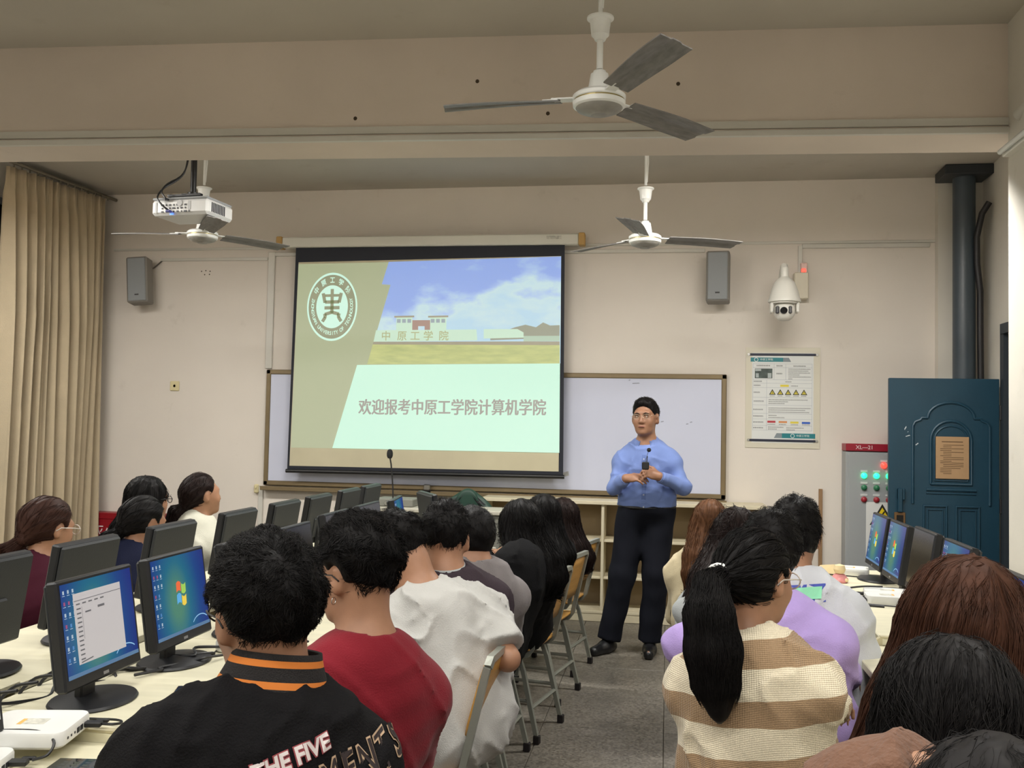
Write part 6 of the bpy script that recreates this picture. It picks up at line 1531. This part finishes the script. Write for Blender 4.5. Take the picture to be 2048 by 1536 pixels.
# girl in the striped sweater
P19 = Person('girl in a beige and cream striped sweater with a long black ponytail and glasses', at(1512,1158,2.46), (.24,2.42), -22, (-42,6,-2), 'f', SKIN, h=.0075, seat=.42, girth=1.0, sw=.134,
    arms={1: (at(1618,1420,2.46), at(1670,1410,2.7)), -1: (at(1408,1400,2.48), at(1465,1450,2.7))})
def stripes():
    m = bpy.data.materials.new('knit_stripes'); m.use_nodes = True; nt = m.node_tree; b = nt.nodes['Principled BSDF']; b.inputs['Roughness'].default_value = .9; b.inputs['Sheen Weight'].default_value = .2
    tc = nt.nodes.new('ShaderNodeTexCoord'); mp = nt.nodes.new('ShaderNodeMapping'); mp.inputs['Rotation'].default_value = (0,R(6),0); sx = nt.nodes.new('ShaderNodeSeparateXYZ'); nt.links.new(tc.outputs['Object'],mp.inputs[0]); nt.links.new(mp.outputs[0],sx.inputs[0])
    n = nt.nodes.new('ShaderNodeTexNoise'); n.inputs['Scale'].default_value = 6; nt.links.new(tc.outputs['Object'],n.inputs['Vector'])
    m1 = nt.nodes.new('ShaderNodeMath'); m1.operation = 'MULTIPLY_ADD'; m1.inputs[1].default_value = .02; nt.links.new(n.outputs['Fac'],m1.inputs[0]); nt.links.new(sx.outputs[2],m1.inputs[2])
    m2 = nt.nodes.new('ShaderNodeMath'); m2.operation = 'MULTIPLY_ADD'; m2.inputs[1].default_value = 1/.128; m2.inputs[2].default_value = .56; nt.links.new(m1.outputs[0],m2.inputs[0])
    m3 = nt.nodes.new('ShaderNodeMath'); m3.operation = 'FRACT'; nt.links.new(m2.outputs[0],m3.inputs[0])
    r = nt.nodes.new('ShaderNodeValToRGB'); r.color_ramp.interpolation = 'CONSTANT'; r.color_ramp.elements[0].color = srgb(158,130,98); r.color_ramp.elements[1].position = .46; r.color_ramp.elements[1].color = srgb(222,210,184)
    nt.links.new(m3.outputs[0],r.inputs[0]); nt.links.new(r.outputs[0],b.inputs['Base Color'])
    w = nt.nodes.new('ShaderNodeTexWave'); w.inputs['Scale'].default_value = 60; w.bands_direction = 'X'; w.inputs['Distortion'].default_value = 1.0; nt.links.new(tc.outputs['Object'],w.inputs['Vector'])
    w2 = nt.nodes.new('ShaderNodeTexWave'); w2.inputs['Scale'].default_value = 80; w2.bands_direction = 'Z'; nt.links.new(tc.outputs['Object'],w2.inputs['Vector'])
    ad = nt.nodes.new('ShaderNodeMath'); nt.links.new(w.outputs['Fac'],ad.inputs[0]); nt.links.new(w2.outputs['Fac'],ad.inputs[1])
    bp = nt.nodes.new('ShaderNodeBump'); bp.inputs['Strength'].default_value = .45; bp.inputs['Distance'].default_value = .004; nt.links.new(ad.outputs[0],bp.inputs['Height']); nt.links.new(bp.outputs[0],b.inputs['Normal'])
    return m
P19.top(stripes(), .030, 1.0, 'sweater', 81, .006, .062, -.14, freq=20, loose=.005); P19.bottom(C_JEAN); P19.shoes(M_shw)
rib_collar(P19, [0,0,0], [cloth('knit_cream', (222,210,184), bump=.6, bscale=150)], .066, .045, .012, .016, .0)
tie = P19.hd(-.012,-.128,-.005); d_ = V(-.05,-.02,0)
P19.pony(H_BLK, tie, [(at(1424,1172,2.33),.034),(at(1420,1225,2.29),.050),(at(1428,1300,2.275),.058),(at(1432,1372,2.27),.046),(at(1436,1420,2.27),.022),(at(1438,1448,2.27),.006)], .014, .014, 4200, 46, .24, .0008, mat('tie_white', (226,226,222), .5), wob=.2, nape=-.075, fuzz=.006, tier=.033)
P19.glasses(mat('specs_clear', (0,0,0)), True, .032, .025, .0018); chair(.325,2.57,-76,'plywood classroom chair at the bottom right of the aisle, under the striped sweater')
# girl with long brown hair
P20 = Person('girl with long glossy brown hair in a pale top at the right edge', at(1930,1276,1.62), (.54,1.60), -50, (-24,10,6), 'f', SKIN, h=.0075, seat=.42)
P20.top(cloth('top_pale', (196,192,186)), .024, 1.0, 'sweater', 83); P20.bottom(C_JEAN); P20.shoes(M_shw)
def sweep(p, pts): return [[(V(*a),r) for a,r in c] for c in pts]
Hh = P20.H; L_ = lambda x,y,z: Hh+V(x,y,z)
P20.long_hair(H_BRN, [
    [(L_(-.055,-.035,.02),.050),(L_(-.105,-.055,-.10),.048),(L_(-.165,-.07,-.22),.042),(L_(-.205,-.07,-.33),.028),(L_(-.22,-.07,-.42),.008)],
    [(L_(-.02,-.075,.02),.052),(L_(-.06,-.10,-.12),.052),(L_(-.11,-.105,-.25),.045),(L_(-.145,-.10,-.36),.028),(L_(-.155,-.10,-.46),.008)],
    [(L_(.03,-.075,.01),.052),(L_(.01,-.105,-.12),.052),(L_(-.02,-.12,-.26),.046),(L_(-.04,-.12,-.40),.020)],
    [(L_(.06,-.03,.01),.046),(L_(.075,-.06,-.12),.046),(L_(.07,-.08,-.24),.036),(L_(.065,-.08,-.34),.012)]], .020, .018, 6500, 47, .28, .0006, groove=.003, wob=.08)
chair(.60,1.66,-80,'plywood classroom chair under the girl with long brown hair')
# girl with black hair in front, and the dark head at the bottom corner
P21 = Person('girl with loose soft black hair in a black jacket, in front of the brown-haired girl', at(1902,1478,1.36), (.44,1.30), -30, (-18,22,4), 'f', SKIN, h=.0075, seat=.34, girth=1.15)
P21.top(C_BLK, .036, 1.0, 'jacket', 85, .006, hood=True, loose=.02); P21.bottom(C_JEAN); P21.shoes(M_shw)
P21.long_hair(H_GRY, girl_back(P21,.10,.068,.044), .022, .020, 6500, 48, .20, .0005, wob=.16, groove=.004, lift=.006)
P22 = Person('dark-haired girl in brown fleece at the bottom right corner, nearest the camera', at(2000,1750,1.0), (.34,.86), -28, (-20,10,0), 'f', SKIN, h=.009, seat=.42, arms={-1: (at(1735,1610,1.06), at(1840,1555,1.04), (nrm(V(-.15,.25,-1)), V(0,1,.2), 45, .5))})
P22.top(C_BRW, .034, 1.0, 'fleece_jacket', 87, extra=lambda F: F.ell(P22.arms[-1][1]+nrm(V(.1,.5,-.85))*.07, (.062,.065,.085), None, .03)); P22.bottom(C_JEAN); P22.shoes(M_shw); P22.long_hair(H_GRY, girl_back(P22,.12,.085,.05), .020, .018, 3500, 49, .18, .0004, wob=.16)
chair(.50,1.30,-80,'plywood classroom chair under the girl with loose soft black hair'); chair(.42,.84,-80,'plywood classroom chair nearest the camera on the right')
